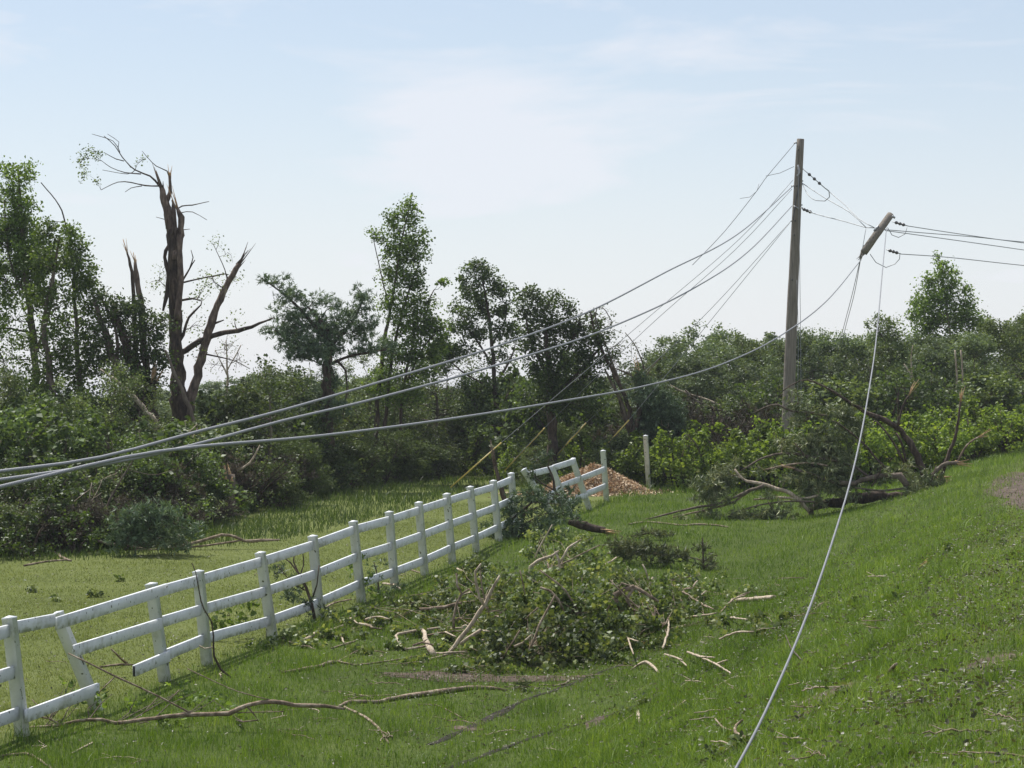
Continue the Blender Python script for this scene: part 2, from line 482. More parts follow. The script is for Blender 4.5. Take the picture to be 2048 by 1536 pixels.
# bare patches: irregular sheets lying on the ground
bare = []          # (x, y, rx, ry) kept free of grass
def patch(name, cx, cy, rx, ry, rot, mat, seed, lift=0.012):
    r = np.random.default_rng(seed)
    nr, na = 14, 72
    th = np.linspace(0, 2 * math.pi, na, endpoint=False)
    ph = r.uniform(0, 6.3, 6)
    w = 1 + .16 * np.sin(2 * th + ph[0]) + .13 * np.sin(3 * th + ph[1]) + .1 * np.sin(5 * th + ph[2]) + .08 * np.sin(9 * th + ph[3]) + .05 * np.sin(17 * th + ph[4])
    rad = np.linspace(0, 1, nr + 1)[1:]
    lx = (rad[:, None] * w * np.cos(th) * rx).ravel(); ly = (rad[:, None] * w * np.sin(th) * ry).ravel()
    lx = np.r_[0, lx]; ly = np.r_[0, ly]
    c, s_ = math.cos(rot), math.sin(rot)
    X, Y = cx + lx * c - ly * s_, cy + lx * s_ + ly * c
    q = []
    for i in range(nr - 1):
        a = 1 + i * na + np.arange(na); b = 1 + i * na + (np.arange(na) + 1) % na
        q.append(np.stack([a, a + na, b + na, b], -1))
    t = np.stack([np.zeros(na, int), 1 + np.arange(na), 1 + (np.arange(na) + 1) % na], -1)
    lf = lift * np.r_[1, np.repeat(1 - rad ** 4 * .6, na)]
    V = np.stack([X, Y, gz(X, Y) + lf], -1)
    tag(link(name, make_mesh(name, V, [np.concatenate(q), t], mat, True)), kind='structure')
    bare.append((cx, cy, rx, ry, rot))

g = G(2075, 990); patch('dirt_shoulder', g[0] + .38, g[1] + 1.0, 1.0, 9.5, -0.21, M['soil'], 1)
g = G(960, 1357); patch('mud_patch', g[0], g[1], 1.15, 0.42, 0.12, M['soil'], 2)
g = G(1648, 1392); patch('bare_soil_patch', g[0], g[1], .25, .35, 0.3, M['soil'], 3)
g = G(1628, 1425); patch('bare_soil_patch', g[0], g[1], .22, .2, 0.3, M['soil'], 4)
g = G(1975, 1330); patch('bare_soil_patch', g[0], g[1], .18, .5, -0.3, M['soil'], 5)
g = G(1190, 1445); patch('bare_soil_patch', g[0], g[1], .12, .5, -0.2, M['soil'], 7)
g = G(935, 1458); patch('bare_soil_patch', g[0], g[1], .16, .2, -0.2, M['soil'], 8)

RUTS = [np.array([G(*p)[:2] for p in [(820, 1575), (900, 1536), (1000, 1500), (1100, 1465), (1190, 1440), (1300, 1400), (1400, 1350), (1560, 1270), (1640, 1215)]]),
        np.array([G(*p)[:2] for p in [(860, 1490), (930, 1460), (1040, 1405), (1110, 1380), (1200, 1345), (1290, 1312)]])]
def rut_dist(x, y):
    d = np.full(np.shape(x), 9.0)
    for L in RUTS:
        for a, b in zip(L[:-1], L[1:]):
            e = b - a
            t = np.clip(((x - a[0]) * e[0] + (y - a[1]) * e[1]) / (e @ e), 0, 1)
            d = np.minimum(d, np.hypot(x - a[0] - t * e[0], y - a[1] - t * e[1]))
    return d
for k, L in enumerate(RUTS):
    q = spline([np.r_[p, 0] for p in L], .06)[:, :2]
    n_ = len(q); tt = np.arange(n_) * .06
    nv = np.gradient(q, axis=0); nv = np.stack([-nv[:, 1], nv[:, 0]], -1); nv /= np.linalg.norm(nv, axis=1)[:, None]
    w = .01 + .06 * vnoise(tt * 1.7 + k * 31, tt * 0 + 3.3) ** 2 + .03 * vnoise(tt * 6, tt * 0 + 8.1)
    rows = []
    for f in (-1, -.4, .4, 1):
        c = q + nv * (w * f)[:, None] + nv * (.05 * (vnoise(tt * 3, tt * 0 + 1.7) - .5))[:, None]
        rows.append(np.stack([c[:, 0], c[:, 1], gz(c[:, 0], c[:, 1]) + (.012 if abs(f) < 1 else .004)], -1))
    V = np.stack(rows, 1).reshape(-1, 3); i = (np.arange(n_ - 1)[:, None] * 4 + np.arange(3)[None, :]).ravel()
    tag(link('tyre_rut', make_mesh('tyre_rut', V, np.stack([i, i + 1, i + 5, i + 4], -1), M['rut'], True)), kind='structure')

# ---------------------------------------------------------------- grass (three kinds, nobody could count it)
# front edge of the undergrowth, from the photo
EDGE = np.array([G(a, b)[:2] for a, b in [(-90, 1118), (100, 1108), (250, 1095), (330, 1085), (480, 1052), (520, 1010), (620, 992), (700, 980), (860, 962), (960, 948)]]
                + [[1.0, 70.5], [3.0, 70.5], [4.5, 69], [7.0, 68.6], [10.5, 69], [14.5, 71], [17.5, 74]])
EDGE = EDGE[np.argsort(EDGE[:, 0])]
def edge_y(x): return np.interp(x, EDGE[:, 0], EDGE[:, 1])
LAWN = np.array([G(a, b)[:2] for a, b in [(-90, 1135), (240, 1122), (440, 1100), (560, 1086), (700, 1052), (830, 1018), (960, 985), (1040, 975)]])

def bare_mask(x, y):
    k = np.ones(len(x))
    for (cx, cy, rx, ry, rot) in bare:
        c, s_ = math.cos(-rot), math.sin(-rot)
        dx, dy = x - cx, y - cy
        a = ((dx * c - dy * s_) / rx) ** 2 + ((dx * s_ + dy * c) / ry) ** 2
        k = np.minimum(k, np.clip((a - .3) / .9, 0.12, 1))
    return k

def blades(n, y0, y1, keep, hgt, wid, r, lean=.45):
    y = y0 * (y1 / y0) ** r.uniform(0, 1, n)
    x = r.uniform(-1, 1, n) * (.222 * y + 1.6)
    k = r.uniform(0, 1, n) < keep(x, y) * bare_mask(x, y)
    x, y = x[k], y[k]; n = len(x)
    h = hgt(x, y) * r.uniform(.5, 1.4, n)
    w = wid * (.6 + y / 45.0) * r.uniform(.7, 1.4, n)
    a = r.uniform(0, 2 * math.pi, n)
    ca, sa = np.cos(a), np.sin(a)
    la = r.uniform(0, 2 * math.pi, n); le = h * lean * np.abs(r.normal(0, 1, n))
    z = gz(x, y) - .005
    b0 = np.stack([x - ca * w, y - sa * w, z], -1); b1 = np.stack([x + ca * w, y + sa * w, z], -1)
    mid = np.stack([x + np.cos(la) * le * .3, y + np.sin(la) * le * .3, z + h * .6], -1)
    wv = np.stack([ca * w * .8, sa * w * .8, 0 * w], -1)
    tip = np.stack([x + np.cos(la) * le, y + np.sin(la) * le, z + h * .98], -1)
    V = np.stack([b0, b1, mid + wv, tip, mid - wv], 1).reshape(-1, 3)
    i = np.arange(n)[:, None] * 5
    return V, [i + np.array([[0, 1, 2, 4]]), i + np.array([[4, 2, 3]])]

M['lawn'] = leaf_mat('mown_lawn_blade', [(.065, .085, .02), (.13, .165, .04), (.22, .245, .09)], trans=.4, rough=.55, patch=1.3)
M['verge'] = leaf_mat('verge_grass_blade', [(.032, .068, .009), (.090, .155, .020), (.20, .27, .055)], trans=.45, rough=.5, spec=.3, patch=.55)
rg = np.random.default_rng(11)

def keep_verge(x, y):
    s = sval(x, y)
    k = np.clip((s + 11.0) / .4, 0, 1) * np.clip((edge_y(x) - y) / 1.5, 0, 1)
    k *= .45 + .55 * np.clip(vnoise(x * 1.7, y * .9) * 1.6 + .1, 0, 1)
    k *= 1 - .55 * np.clip((s + 1.2) / 1.6, 0, 1)                # thin and worn at the top of the bank
    k *= 1 - .7 * np.exp(-(rut_dist(x, y) / .12) ** 2)
    return k
def h_verge(x, y):
    s = sval(x, y)
    return .032 + .05 * vnoise(x * 1.1 + 40, y * .6) * (.4 + vnoise(x * 5, y * 3)) + .14 * vnoise(x * 2.3 + 11, y * 1.7) ** 5 + .05 * vnoise(x * 6, y * 5) ** 3 + .05 * np.exp(-((s + 10.8) / .5) ** 2) + .035 * np.clip((y - 55) / 15, 0, 1)
def keep_lawn(x, y):
    s = sval(x, y)
    ly = np.interp(x, LAWN[:, 0], LAWN[:, 1])
    return np.clip((-10.75 - s) / .3, 0, 1) * np.clip((ly + .6 - y) / .8, 0, 1) * (.6 + .4 * vnoise(x * 2, y * 2))
def keep_tall(x, y):
    s = sval(x, y)
    ly = np.interp(x, LAWN[:, 0], LAWN[:, 1], right=66)
    ly = np.where(x > LAWN[-1, 0], 66.5, ly)
    return np.clip((y - ly) / .8, 0, 1) * np.clip((edge_y(x) + 1.5 - y) / 1.0, 0, 1) * (.35 + .65 * vnoise(x * 1.5 + 9, y * 1.2))
def split_s(x, y): return np.clip((sval(x, y) + 3.9 + 2.2 * (vnoise(x * .7, y * .35) - .5)) / 1.2, 0, 1)
M['bank'] = leaf_mat('bank_grass_blade', [(.050, .088, .014), (.115, .188, .028), (.25, .32, .09)], trans=.42, rough=.5, spec=.3, patch=1.1)
V, F = blades(780000, 9.5, 74, lambda x, y: keep_verge(x, y) * (1 - split_s(x, y)), h_verge, .0022, rg, .6)
tag(link('ditch_grass', make_mesh('ditch_grass', V, F, M['verge'])), 'deep green grass along the shallow ditch in front of the white fence', 'grass', kind='stuff')
V, F = blades(900000, 9.5, 74, lambda x, y: keep_verge(x, y) * split_s(x, y) * (.55 + .6 * vnoise(x * 2.7, y * 2.1)), lambda x, y: h_verge(x, y) * 1.05, .0023, rg, .75)
tag(link('bank_grass', make_mesh('bank_grass', V, F, M['bank'])), 'paler ragged grass with dry blades on the right bank', 'grass', kind='stuff')
V, F = blades(660000, 24, 64, keep_lawn, lambda x, y: .022 + .02 * vnoise(x, y), .0024, rg, .7)
tag(link('lawn_grass', make_mesh('lawn_grass', V, F, M['lawn'])), 'short mown yellow green lawn behind the white fence', 'grass', kind='stuff')
V, F = blades(150000, 40, 78, keep_tall, lambda x, y: .08 + .3 * vnoise(x * 1.6, y * 1.2) * vnoise(x * 4 + 7, y * 3), .0045, rg, .6)
tag(link('tall_weeds', make_mesh('tall_weeds', V, F, M['weed'])), 'tall weedy grass along the foot of the undergrowth', 'grass', kind='stuff')

# ---------------------------------------------------------------- white rail fence
def paint_material():
    m, N, Lk, out = new_mat('white_vinyl')
    tcd = N.new('ShaderNodeTexCoord')
    no = N.new('ShaderNodeTexNoise'); no.inputs['Scale'].default_value = 3.5; no.inputs['Detail'].default_value = 7; no.inputs['Roughness'].default_value = .7
    Lk.new(tcd.outputs['Object'], no.inputs['Vector'])
    r_ = ramp(N, [(.42, .43, .36), (.68, .70, .71), (.76, .78, .80)], [.27, .43, .6])
    Lk.new(no.outputs['Fac'], r_.inputs['Fac'])
    # specks of mud and shredded leaf
    n2 = N.new('ShaderNodeTexNoise'); n2.inputs['Scale'].default_value = 17; n2.inputs['Detail'].default_value = 2
    Lk.new(tcd.outputs['Object'], n2.inputs['Vector'])
    r2 = ramp(N, [(0, 0, 0), (1, 1, 1)], [.66, .72]); Lk.new(n2.outputs['Fac'], r2.inputs['Fac'])
    mk = N.new('ShaderNodeMix'); mk.data_type = 'RGBA'; mk.inputs['B'].default_value = (.10, .11, .06, 1)
    Lk.new(r2.outputs['Color'], mk.inputs['Factor']); Lk.new(r_.outputs['Color'], mk.inputs['A'])
    # algae and splashed mud towards the foot of each post
    sz = N.new('ShaderNodeSeparateXYZ'); Lk.new(tcd.outputs['Generated'], sz.inputs[0])
    gm = N.new('ShaderNodeMapRange'); gm.inputs['From Min'].default_value = .15; gm.inputs['From Max'].default_value = .42; gm.inputs['To Min'].default_value = .9; gm.inputs['To Max'].default_value = 0
    Lk.new(sz.outputs['Z'], gm.inputs['Value'])
    n4 = N.new('ShaderNodeTexNoise'); n4.inputs['Scale'].default_value = 9; n4.inputs['Detail'].default_value = 6
    Lk.new(tcd.outputs['Object'], n4.inputs['Vector'])
    r4 = ramp(N, [(0, 0, 0), (1, 1, 1)], [.38, .62]); Lk.new(n4.outputs['Fac'], r4.inputs['Fac'])
    g4 = N.new('ShaderNodeMath'); g4.operation = 'MULTIPLY'; Lk.new(gm.outputs[0], g4.inputs[0]); Lk.new(r4.outputs['Color'], g4.inputs[1])
    mg = N.new('ShaderNodeMix'); mg.data_type = 'RGBA'; mg.inputs['B'].default_value = (.26, .28, .17, 1)
    Lk.new(g4.outputs[0], mg.inputs['Factor']); Lk.new(mk.outputs['Result'], mg.inputs['A'])
    mk = mg
    pb = N.new('ShaderNodeBsdfPrincipled'); pb.inputs['Roughness'].default_value = .45
    pb.inputs['Specular IOR Level'].default_value = .4
    Lk.new(mk.outputs['Result'], pb.inputs['Base Color'])
    Lk.new(pb.outputs[0], out.inputs['Surface'])
    return m
def plain(name, col, rough=.5, metal=0.0, bump=0):
    m, N, Lk, out = new_mat(name)
    pb = N.new('ShaderNodeBsdfPrincipled'); pb.inputs['Roughness'].default_value = rough; pb.inputs['Metallic'].default_value = metal
    no = N.new('ShaderNodeTexNoise'); no.inputs['Scale'].default_value = 14
    r_ = ramp(N, [tuple(c * .75 for c in col), tuple(min(1, c * 1.2) for c in col)], [.3, .7])
    Lk.new(no.outputs['Fac'], r_.inputs['Fac']); Lk.new(r_.outputs['Color'], pb.inputs['Base Color'])
    Lk.new(pb.outputs[0], out.inputs['Surface'])
    return m
M['vinyl'] = paint_material()
M['slot'] = plain('slot_shade', (.02, .02, .02), .8)  # near-black colour standing in for shade inside open sockets and rail ends
FD = np.array([.208, 1, 0]) / math.hypot(.208, 1)          # along the fence
FN = np.array([1, -.208, 0]) / math.hypot(.208, 1)         # towards the camera's side
UP = np.array([0, 0, 1.0])
PW, RH, RT = .127, .14, .038

def prism(mb, p0, p1, w, h, wdir, ch=.008, cap0=0.0, cap1=0.0):
    """bevelled bar from p0 to p1, w wide along wdir, h deep across"""
    ax = nrm(p1 - p0); wd = nrm(wdir - ax * np.dot(wdir, ax)); hd = np.cross(ax, wd)
    a, b = w / 2, h / 2
    o = [(a - ch, b), (a, b - ch), (a, -b + ch), (a - ch, -b), (-a + ch, -b), (-a, -b + ch), (-a, b - ch), (-a + ch, b)]
    rings = []
    if cap0: rings.append((p0 - ax * cap0, .25))
    rings += [(p0, 1), (p1, 1)]
    if cap1: rings += [(p1 + ax * .002, 1.05), (p1 + ax * .014, 1.05), (p1 + ax * (.014 + cap1), .15)]
    V = np.concatenate([[c + (u * wd + v * hd) * k for u, v in o] for c, k in rings])
    n = len(rings); i = np.arange(n - 1)[:, None] * 8; k = np.arange(8)[None, :]; k2 = (k + 1) % 8
    Q = np.stack([i + k, i + 8 + k, i + 8 + k2, i + k2], -1).reshape(-1, 4)
    V = np.vstack([V, rings[0][0], rings[-1][0]])
    kk = np.arange(8)
    T = np.vstack([np.stack([np.full(8, n * 8), kk, (kk + 1) % 8], -1), np.stack([np.full(8, n * 8 + 1), (n - 1) * 8 + (kk + 1) % 8, (n - 1) * 8 + kk], -1)])
    mb.add(V, Q, T)

def fence_depth(px): return 54500.0 / (2064.0 - px)

class Post: pass
def make_post(bx, by, tx, ty, root, d=None, slots=()):
    p = Post()
    d = d or fence_depth(bx)
    p.b = P(bx, by, d); p.t = P(tx, ty, d + (.0)) 
    p.ax = nrm(p.t - p.b)
    mb = MB(); prism(mb, p.b - p.ax * .35, p.t - p.ax * .03, PW, PW, FN, .004, cap1=.02)
    o = mb.build('post', M['vinyl'], root, off=root.location)
    p.L = np.linalg.norm(p.t - p.b)
    for f in slots:        # near-black blocks painted in for the shade inside empty rail sockets
        c = p.b + p.ax * p.L * (1 - f)
        side = nrm(FN - p.ax * np.dot(FN, p.ax))
        fd = np.cross(p.ax, side)
        m2 = MB(); 
        q = c + side * (PW / 2 - .004)
        prism(m2, q - p.ax * .065, q + p.ax * .065, .03, .012, fd, .002)
        m2.build('socket_shade', M['slot'], o, off=root.location)
    return p
RF = (.115, .445, .775)
def at_post(p, f): return p.b + p.ax * p.L * (1 - f)
def make_rail(a, b, root, off=0.0, hollow=False, name='rail'):
    mb = MB(); n = FN
    a = a + n * off; b = b + n * off
    prism(mb, a, b, RT, RH, n, .004)
    o = mb.build(name, M['vinyl'], root, off=root.location)
    if hollow:
        ax = nrm(b - a); m2 = MB(); prism(m2, a - ax * .003, a + ax * .01, RT * .72, RH * .86, n, .002)  # near-black plug painted in for the shade inside the hollow rail
        m2.build('hollow_shade', M['slot'], o, off=root.location)
    return o

fence = thing('rail_fence', 'long white three rail fence with some rails sprung loose, running up beside the ditch', 'fence', P(545, 1285, fence_depth(545)))
specs = [(46, 1482, 18, 1232, ()), (196, 1422, 112, 1224, (.5,)), (332, 1380, 302, 1165, (.73,)), (413, 1318, 396, 1140, ()),
         (546, 1282, 520, 1103, ()), (640, 1245, 625, 1070, ()), (723, 1205, 706, 1041, ()), (790, 1180, 778, 1022, ()),
         (850, 1156, 837, 1003, ()), (905, 1128, 893, 986, ()), (953, 1107, 940, 972, ()), (998, 1083, 986, 960, ()), (1032, 1066, 1022, 945, ())]
posts = [make_post(a, b, c, d_, fence, slots=s) for a, b, c, d_, s in specs]
def pr(i, j, f, **k): return make_rail(at_post(posts[i], SUNK.get((i, f), f)), at_post(posts[j], f), fence, **k)
SUNK = {(2, .115): .10, (2, .445): .38, (2, .775): .69}
# rails leaving the frame at the near end
near = P(-120, 1340, 24.9)
dv = posts[0].b - P(196, 1422, fence_depth(196))
for f in RF:
    a = at_post(posts[0], f)
    make_rail(a - FD * 2.3 - UP * (.05), a - (FD * .0) , fence)
# damaged bays
make_rail(at_post(posts[0], .10), P(108, 1240, fence_depth(112)), fence)
make_rail(P(52, 1432, 26.9), P(196, 1378, fence_depth(196) - .25), fence)
make_rail(at_post(posts[0], .46), at_post(posts[0], .44) + FD * .12, fence)
make_rail(P(100, 1247, 28.0), P(322, 1178, 31.15), fence, off=.075)
make_rail(P(148, 1302, 28.55), P(322, 1247, 31.4), fence)
make_rail(P(268, 1342, 30.4), P(338, 1312, 31.5), fence, hollow=True, name='rail_stub')
for i, j in [(2, 3), (3, 4), (4, 5), (5, 6), (6, 7), (7, 8), (8, 9), (9, 10), (10, 11), (11, 12)]:
    for f in RF: pr(i, j, f)

lean = thing('fence_section', 'leaning bay of white fence torn loose in front of the wood chip heap', 'fence', P(1170, 1015, 61.5))
lp = [make_post(1100, 1022, 1046, 938, lean, d=56.5), make_post(1136, 1018, 1102, 932, lean, d=58.5, slots=(.6,)), make_post(1178, 1017, 1144, 916, lean, d=60.5), make_post(1213, 1000, 1206, 900, lean, d=63.8, slots=(.1,))]
for a, b in ((P(1055, 950, 56.7), P(1106, 937, 58.5)), (P(1106, 936, 58.5), P(1150, 922, 60.5)), (P(1092, 996, 57.2), P(1120, 976, 58.5)), (P(1118, 974, 58.5), P(1160, 958, 60.5)),
             (P(1160, 958, 60.5), P(1210, 938, 63.8)), (P(1152, 995, 59.6), P(1175, 992, 60.6)), (P(1172, 988, 60.6), P(1211, 972, 63.8)), (P(1078, 1000, 57), P(1152, 1003, 59.8))):
    make_rail(a, b, lean)
lone = thing('fence_post', 'single upright white fence post standing alone to the right of the wood chip heap', 'post', P(1296, 962, 69))
p_ = make_post(1297, 964, 1291, 870, lone, d=69, slots=(.12, .45, .78))

# ---------------------------------------------------------------- poles and wires
M['cable'] = plain('aluminium_cable', (.40, .41, .42), .45, .35)
M['guy'] = plain('guy_strand', (.25, .26, .27), .5, .5)
M['yellow'] = plain('yellow_guy_guard', (.62, .47, .12), .45)
M['insul'] = plain('grey_brown_insulator', (.11, .10, .10), .35)
M['steel'] = plain('galvanised_steel', (.33, .34, .35), .5, .6)
M['black'] = plain('black_wire', (.05, .05, .055), .5)

def cable_mat(name, col, pitch):
    """twisted strands: a fine spiral relief"""
    m, N, Lk, out = new_mat(name)
    pb = N.new('ShaderNodeBsdfPrincipled'); pb.inputs['Roughness'].default_value = .5; pb.inputs['Metallic'].default_value = .3
    pb.inputs['Base Color'].default_value = (*col, 1)
    geo = N.new('ShaderNodeNewGeometry')
    wv = N.new('ShaderNodeTexWave'); wv.inputs['Scale'].default_value = pitch; wv.bands_direction = 'DIAGONAL'
    Lk.new(geo.outputs['Position'], wv.inputs['Vector'])
    bp = N.new('ShaderNodeBump'); bp.inputs['Strength'].default_value = .8; bp.inputs['Distance'].default_value = .008
    Lk.new(wv.outputs['Fac'], bp.inputs['Height']); Lk.new(bp.outputs[0], pb.inputs['Normal'])
    Lk.new(pb.outputs[0], out.inputs['Surface'])
    return m
M['strand'] = cable_mat('stranded_cable', (.26, .265, .28), 30)

DP = 70.0
pole = thing('utility_pole', 'tall upright wooden utility pole with a ring of cables pulled off to the left', 'utility pole', P(1572, 900, DP))
b, t = P(1571, 925, DP), P(1601, 278, DP)
ctr = spline([np.r_[b - UP * .6, .185], np.r_[P(1581, 700, DP), .165], np.r_[P(1592, 450, DP), .13], np.r_[t, .105]], .4)
mb = MB(); mb.tube(ctr, ctr[:, 3], 14, .012); mb.build('post', M['pole'], pole, off=pole.location, smooth=True)
def bit(name, mat, pts, r, parent, sides=6):
    q = spline([np.r_[p, r_] for p, r_ in zip(pts, np.broadcast_to(r, (len(pts),)))], .08)
    m2 = MB(); m2.tube(q, q[:, 3], sides); return m2.build(name, mat, parent, off=parent.location, smooth=True)
for py_, dx in ((286, -9), (372, -12), (442, -11)):       # brackets on the left side
    c = P(1597 - (py_ - 278) * .03 + dx, py_, DP - .03)
    bit('bracket', M['steel'], [c, c + np.array([.13, 0, .01])], .022, pole)
for py_ in (300, 340, 372, 415, 442, 470, 560):
    c = P(1600 - (py_ - 278) * .05 - 2, py_, DP - .15)
    bit('bolt', M['black'], [c, c + np.array([.0, -.06, 0])], .022, pole)
for py_ in (338, 362, 410):
    c = P(1606 - (py_ - 278) * .03, py_, DP)
    bit('bracket', M['steel'], [c - [.12, 0, 0], c + [.04, 0, 0]], .02, pole)
bit('conduit', M['black'], [P(1601, 345, DP - .14), P(1598, 372, DP - .15), P(1592, 400, DP - .155), P(1586, 440, DP - .16)], .014, pole)
bit('clamp', M['cable'], [P(1596, 330, DP - .16), P(1599, 345, DP - .18), P(1594, 352, DP - .17)], .02, pole)
bit('clamp', M['cable'], [P(1587, 412, DP - .16), P(1592, 414, DP - .18), P(1598, 418, DP - .17)], .018, pole)

DB = 67.0
bp_ = thing('broken_pole_top', 'snapped off top length of a wooden pole hanging slanted in the wires', 'broken pole', P(1752, 470, DB))
q = spline([np.r_[P(1727, 506, DB), .10], np.r_[P(1752, 470, DB), .105], np.r_[P(1781, 430, DB + .4), .10]], .15)
mb = MB(); mb.tube(q, q[:, 3], 14, .015); sp_ = mb.build('post', M['pole'], bp_, off=bp_.location, smooth=True)
mb = MB()
for k in range(7):
    a = q[0, :3] + rng.normal(0, .04, 3) + (q[1, :3] - q[0, :3]) * .6
    e = q[0, :3] + rng.normal(0, .05, 3) - nrm(q[1, :3] - q[0, :3]) * rng.uniform(.03, .22)
    mb.tube([a, e], [.035, .004], 4)
mb.build('splinters', M['pole'], bp_, off=bp_.location)
for a, b_ in ((P(1757, 452, DB), P(1748, 462, DB)), (P(1784, 432, DB), P(1790, 436, DB)), (P(1728, 490, DB), P(1734, 500, DB))):
    bit('bracket', M['steel'], [a, b_], .03, bp_)

def insulator(px0, py0, px1, py1, d, label):
    a, b_ = P(px0, py0, d), P(px1, py1, d)
    o = thing('insulator_string', label, 'insulator', a)
    mb = MB(); mb.tube([a, b_], .012, 6); mb.build('rod', M['steel'], o, off=o.location)
    ax = b_ - a
    for k in range(3):
        c = a + ax * (.28 + .22 * k); u = nrm(ax)
        mb = MB(); mb.tube([c - u * .05, c - u * .015, c + u * .015, c + u * .045], [.022, .046, .042, .02], 12)
        mb.build('disc', M['insul'], o, off=o.location, smooth=True)
insulator(1606, 338, 1652, 378, DP - .5, 'dark disc insulator string hanging off the upright pole')
insulator(1601, 416, 1628, 427, DP - .5, 'small dark insulator on the lower right side of the upright pole')
insulator(1784, 443, 1816, 452, DB, 'upper dark insulator string right of the broken pole top')
insulator(1772, 499, 1802, 508, DB, 'lower dark insulator string right of the broken pole top')

def wire(name, label, cat, pts, d0, d1, r0, r1=None, mat='guy', parent=None, group=None, step=.6):
    """pts in pixels from one end to the other; depth runs from d0 to d1 as along a straight span"""
    pts = np.asarray(pts, float)
    seg = np.r_[0, np.cumsum(np.linalg.norm(np.diff(pts, axis=0), axis=1))]; seg /= seg[-1]
    dd = 1 / ((1 - seg) / d0 + seg / d1)
    q = [P(a, b_, d) for (a, b_), d in zip(pts, dd)]
    q = spline([np.r_[p, 0] for p in q], step)
    rr = np.linspace(r0, r1 or r0, len(q))
    o = link(name, None, parent, q[0][:3] if parent is None else None)
    mb = MB(); mb.tube(q, rr, 8)
    me = mb.mesh(name, M[mat], True, off=q[0][:3] if parent is None else parent.location)
    bpy.data.objects.remove(o)
    o = link(name, me, parent, q[0][:3] if parent is None else None)
    if label: tag(o, label, cat, group)
    return o
gname = 'sagging power cables running to the left'
wire('power_cable', 'uppermost of the three thick grey cables sagging across to the left', 'cable',
     [(1586, 372), (1480, 465), (1330, 545), (1180, 622), (1000, 690), (800, 752), (560, 822), (400, 862), (200, 915), (0, 943), (-130, 958)], 69.8, 10.8, .012, .0095, 'strand', None, gname)
wire('power_cable', 'middle thick grey cable, clamped halfway up the pole and sagging to the left', 'cable',
     [(1584, 412), (1500, 500), (1390, 575), (1220, 655), (1000, 728), (760, 795), (560, 843), (380, 892), (200, 930), (0, 960), (-130, 976)], 69.8, 10.4, .012, .0095, 'strand', None, gname)
wire('power_cable', 'lowest thick grey cable, hanging from the broken pole top and sagging to the left', 'cable',
     [(1722, 520), (1655, 600), (1560, 672), (1440, 730), (1290, 772), (1120, 803), (900, 838), (640, 872), (400, 893), (250, 915), (100, 950), (0, 974), (-130, 1004)], 67, 10.0, .012, .0095, 'strand', None, gname)
# guys with yellow guards
def guy(label, top, knee, yel, foot, d0, d1, curve=()):
    o = thing('guy_wire', label, 'guy wire', P(foot[0], foot[1], d1), 'guy wires staying the pole')
    kd = d0 + (d1 - d0) * .8
    q = [np.r_[P(*top, d0), 0]] + [np.r_[P(a, b_, d0 + (d1 - d0) * f), 0] for a, b_, f in curve] + [np.r_[P(*yel, kd), 0], np.r_[P(*foot, d1), 0]]
    q = spline(q, .6)
    mb = MB(); mb.tube(q, .0075, 6); mb.build('strand', M['guy'], o, off=o.location)
    a, b_ = P(*yel, kd), P(*foot, d1)
    mb = MB(); mb.tube([a, b_ - nrm(b_ - a) * .15], .019, 8); mb.build('guard', M['yellow'], o, off=o.location, smooth=True)
guy('guy wire with the leftmost yellow guard, meeting the weedy grass behind the fence', (1586, 360), 0, (1003, 885), (893, 982), 69.9, 70.5, [(1480, 477, .2), (1300, 632, .5)])
guy('guy wire whose yellow guard rises behind the bent fence corner, half hidden by bushes', (1584, 378), 0, (1090, 855), (1003, 948), 69.9, 72.3, [(1470, 500, .2), (1290, 660, .5)])
guy('guy wire with a short yellow guard among the shrubs over the wood chip heap', (1584, 440), 0, (1172, 846), (1100, 925), 69.9, 73, [(1390, 650, .4)])
guy('guy wire with the rightmost yellow guard, ending behind the wood chip heap', (1580, 445), 0, (1258, 840), (1176, 930), 69.9, 71.5, [(1410, 655, .5)])
wire('guy_wire', 'thin wire from the very top of the upright pole, kinking at a clamp', 'wire', [(1592, 284), (1560, 322), (1530, 358), (1515, 380), (1450, 462), (1385, 530)], 69.9, 69, .008, None, 'black')
wire('loose_wire', 'short loose wire end curling left of the upright pole', 'wire', [(1588, 333), (1560, 346), (1532, 352)], 69.8, 69.6, .007, None, 'black')
wire('loose_wire', 'frayed wire tail dangling under the clamp left of the upright pole', 'wire', [(1518, 368), (1514, 382), (1500, 394), (1480, 397)], 69.6, 69.4, .006, None, 'black')
# between the pole and the hanging top
for lab, pts in (('wire from the disc insulators down to the hanging pole top', [(1652, 378), (1690, 410), (1718, 438), (1748, 455)]),
                 ('thin wire just below the disc insulators, pole to hanging top', [(1604, 366), (1650, 396), (1700, 425), (1732, 455)]),
                 ('lowest wire from the upright pole to the hanging top', [(1602, 414), (1628, 427), (1690, 443), (1732, 455), (1752, 456)]),
                 ('jumper loop of wire on the right side of the upright pole', [(1604, 366), (1616, 390), (1632, 401), (1650, 402), (1659, 394), (1658, 382), (1650, 376)])):
    wire('span_wire', lab, 'wire', pts, 69.8, DB, .011, None, 'guy')
wire('span_wire', 'thin wire dropping from the wire knot to the lower end of the hanging pole top', 'wire', [(1732, 455), (1728, 480), (1722, 512)], DB, DB, .008, None, 'guy')
for lab, pts in (('jumper loop of wire at the top of the hanging pole top', [(1775, 455), (1784, 470), (1797, 475), (1810, 468), (1814, 455)]),
                 ('jumper loop of wire under the lower end of the hanging pole top', [(1740, 508), (1752, 525), (1772, 535), (1790, 528), (1799, 518), (1800, 506)])):
    wire('jumper_wire', lab, 'wire', pts, DB, DB, .010, None, 'guy')
gn = 'wires running off to the right'
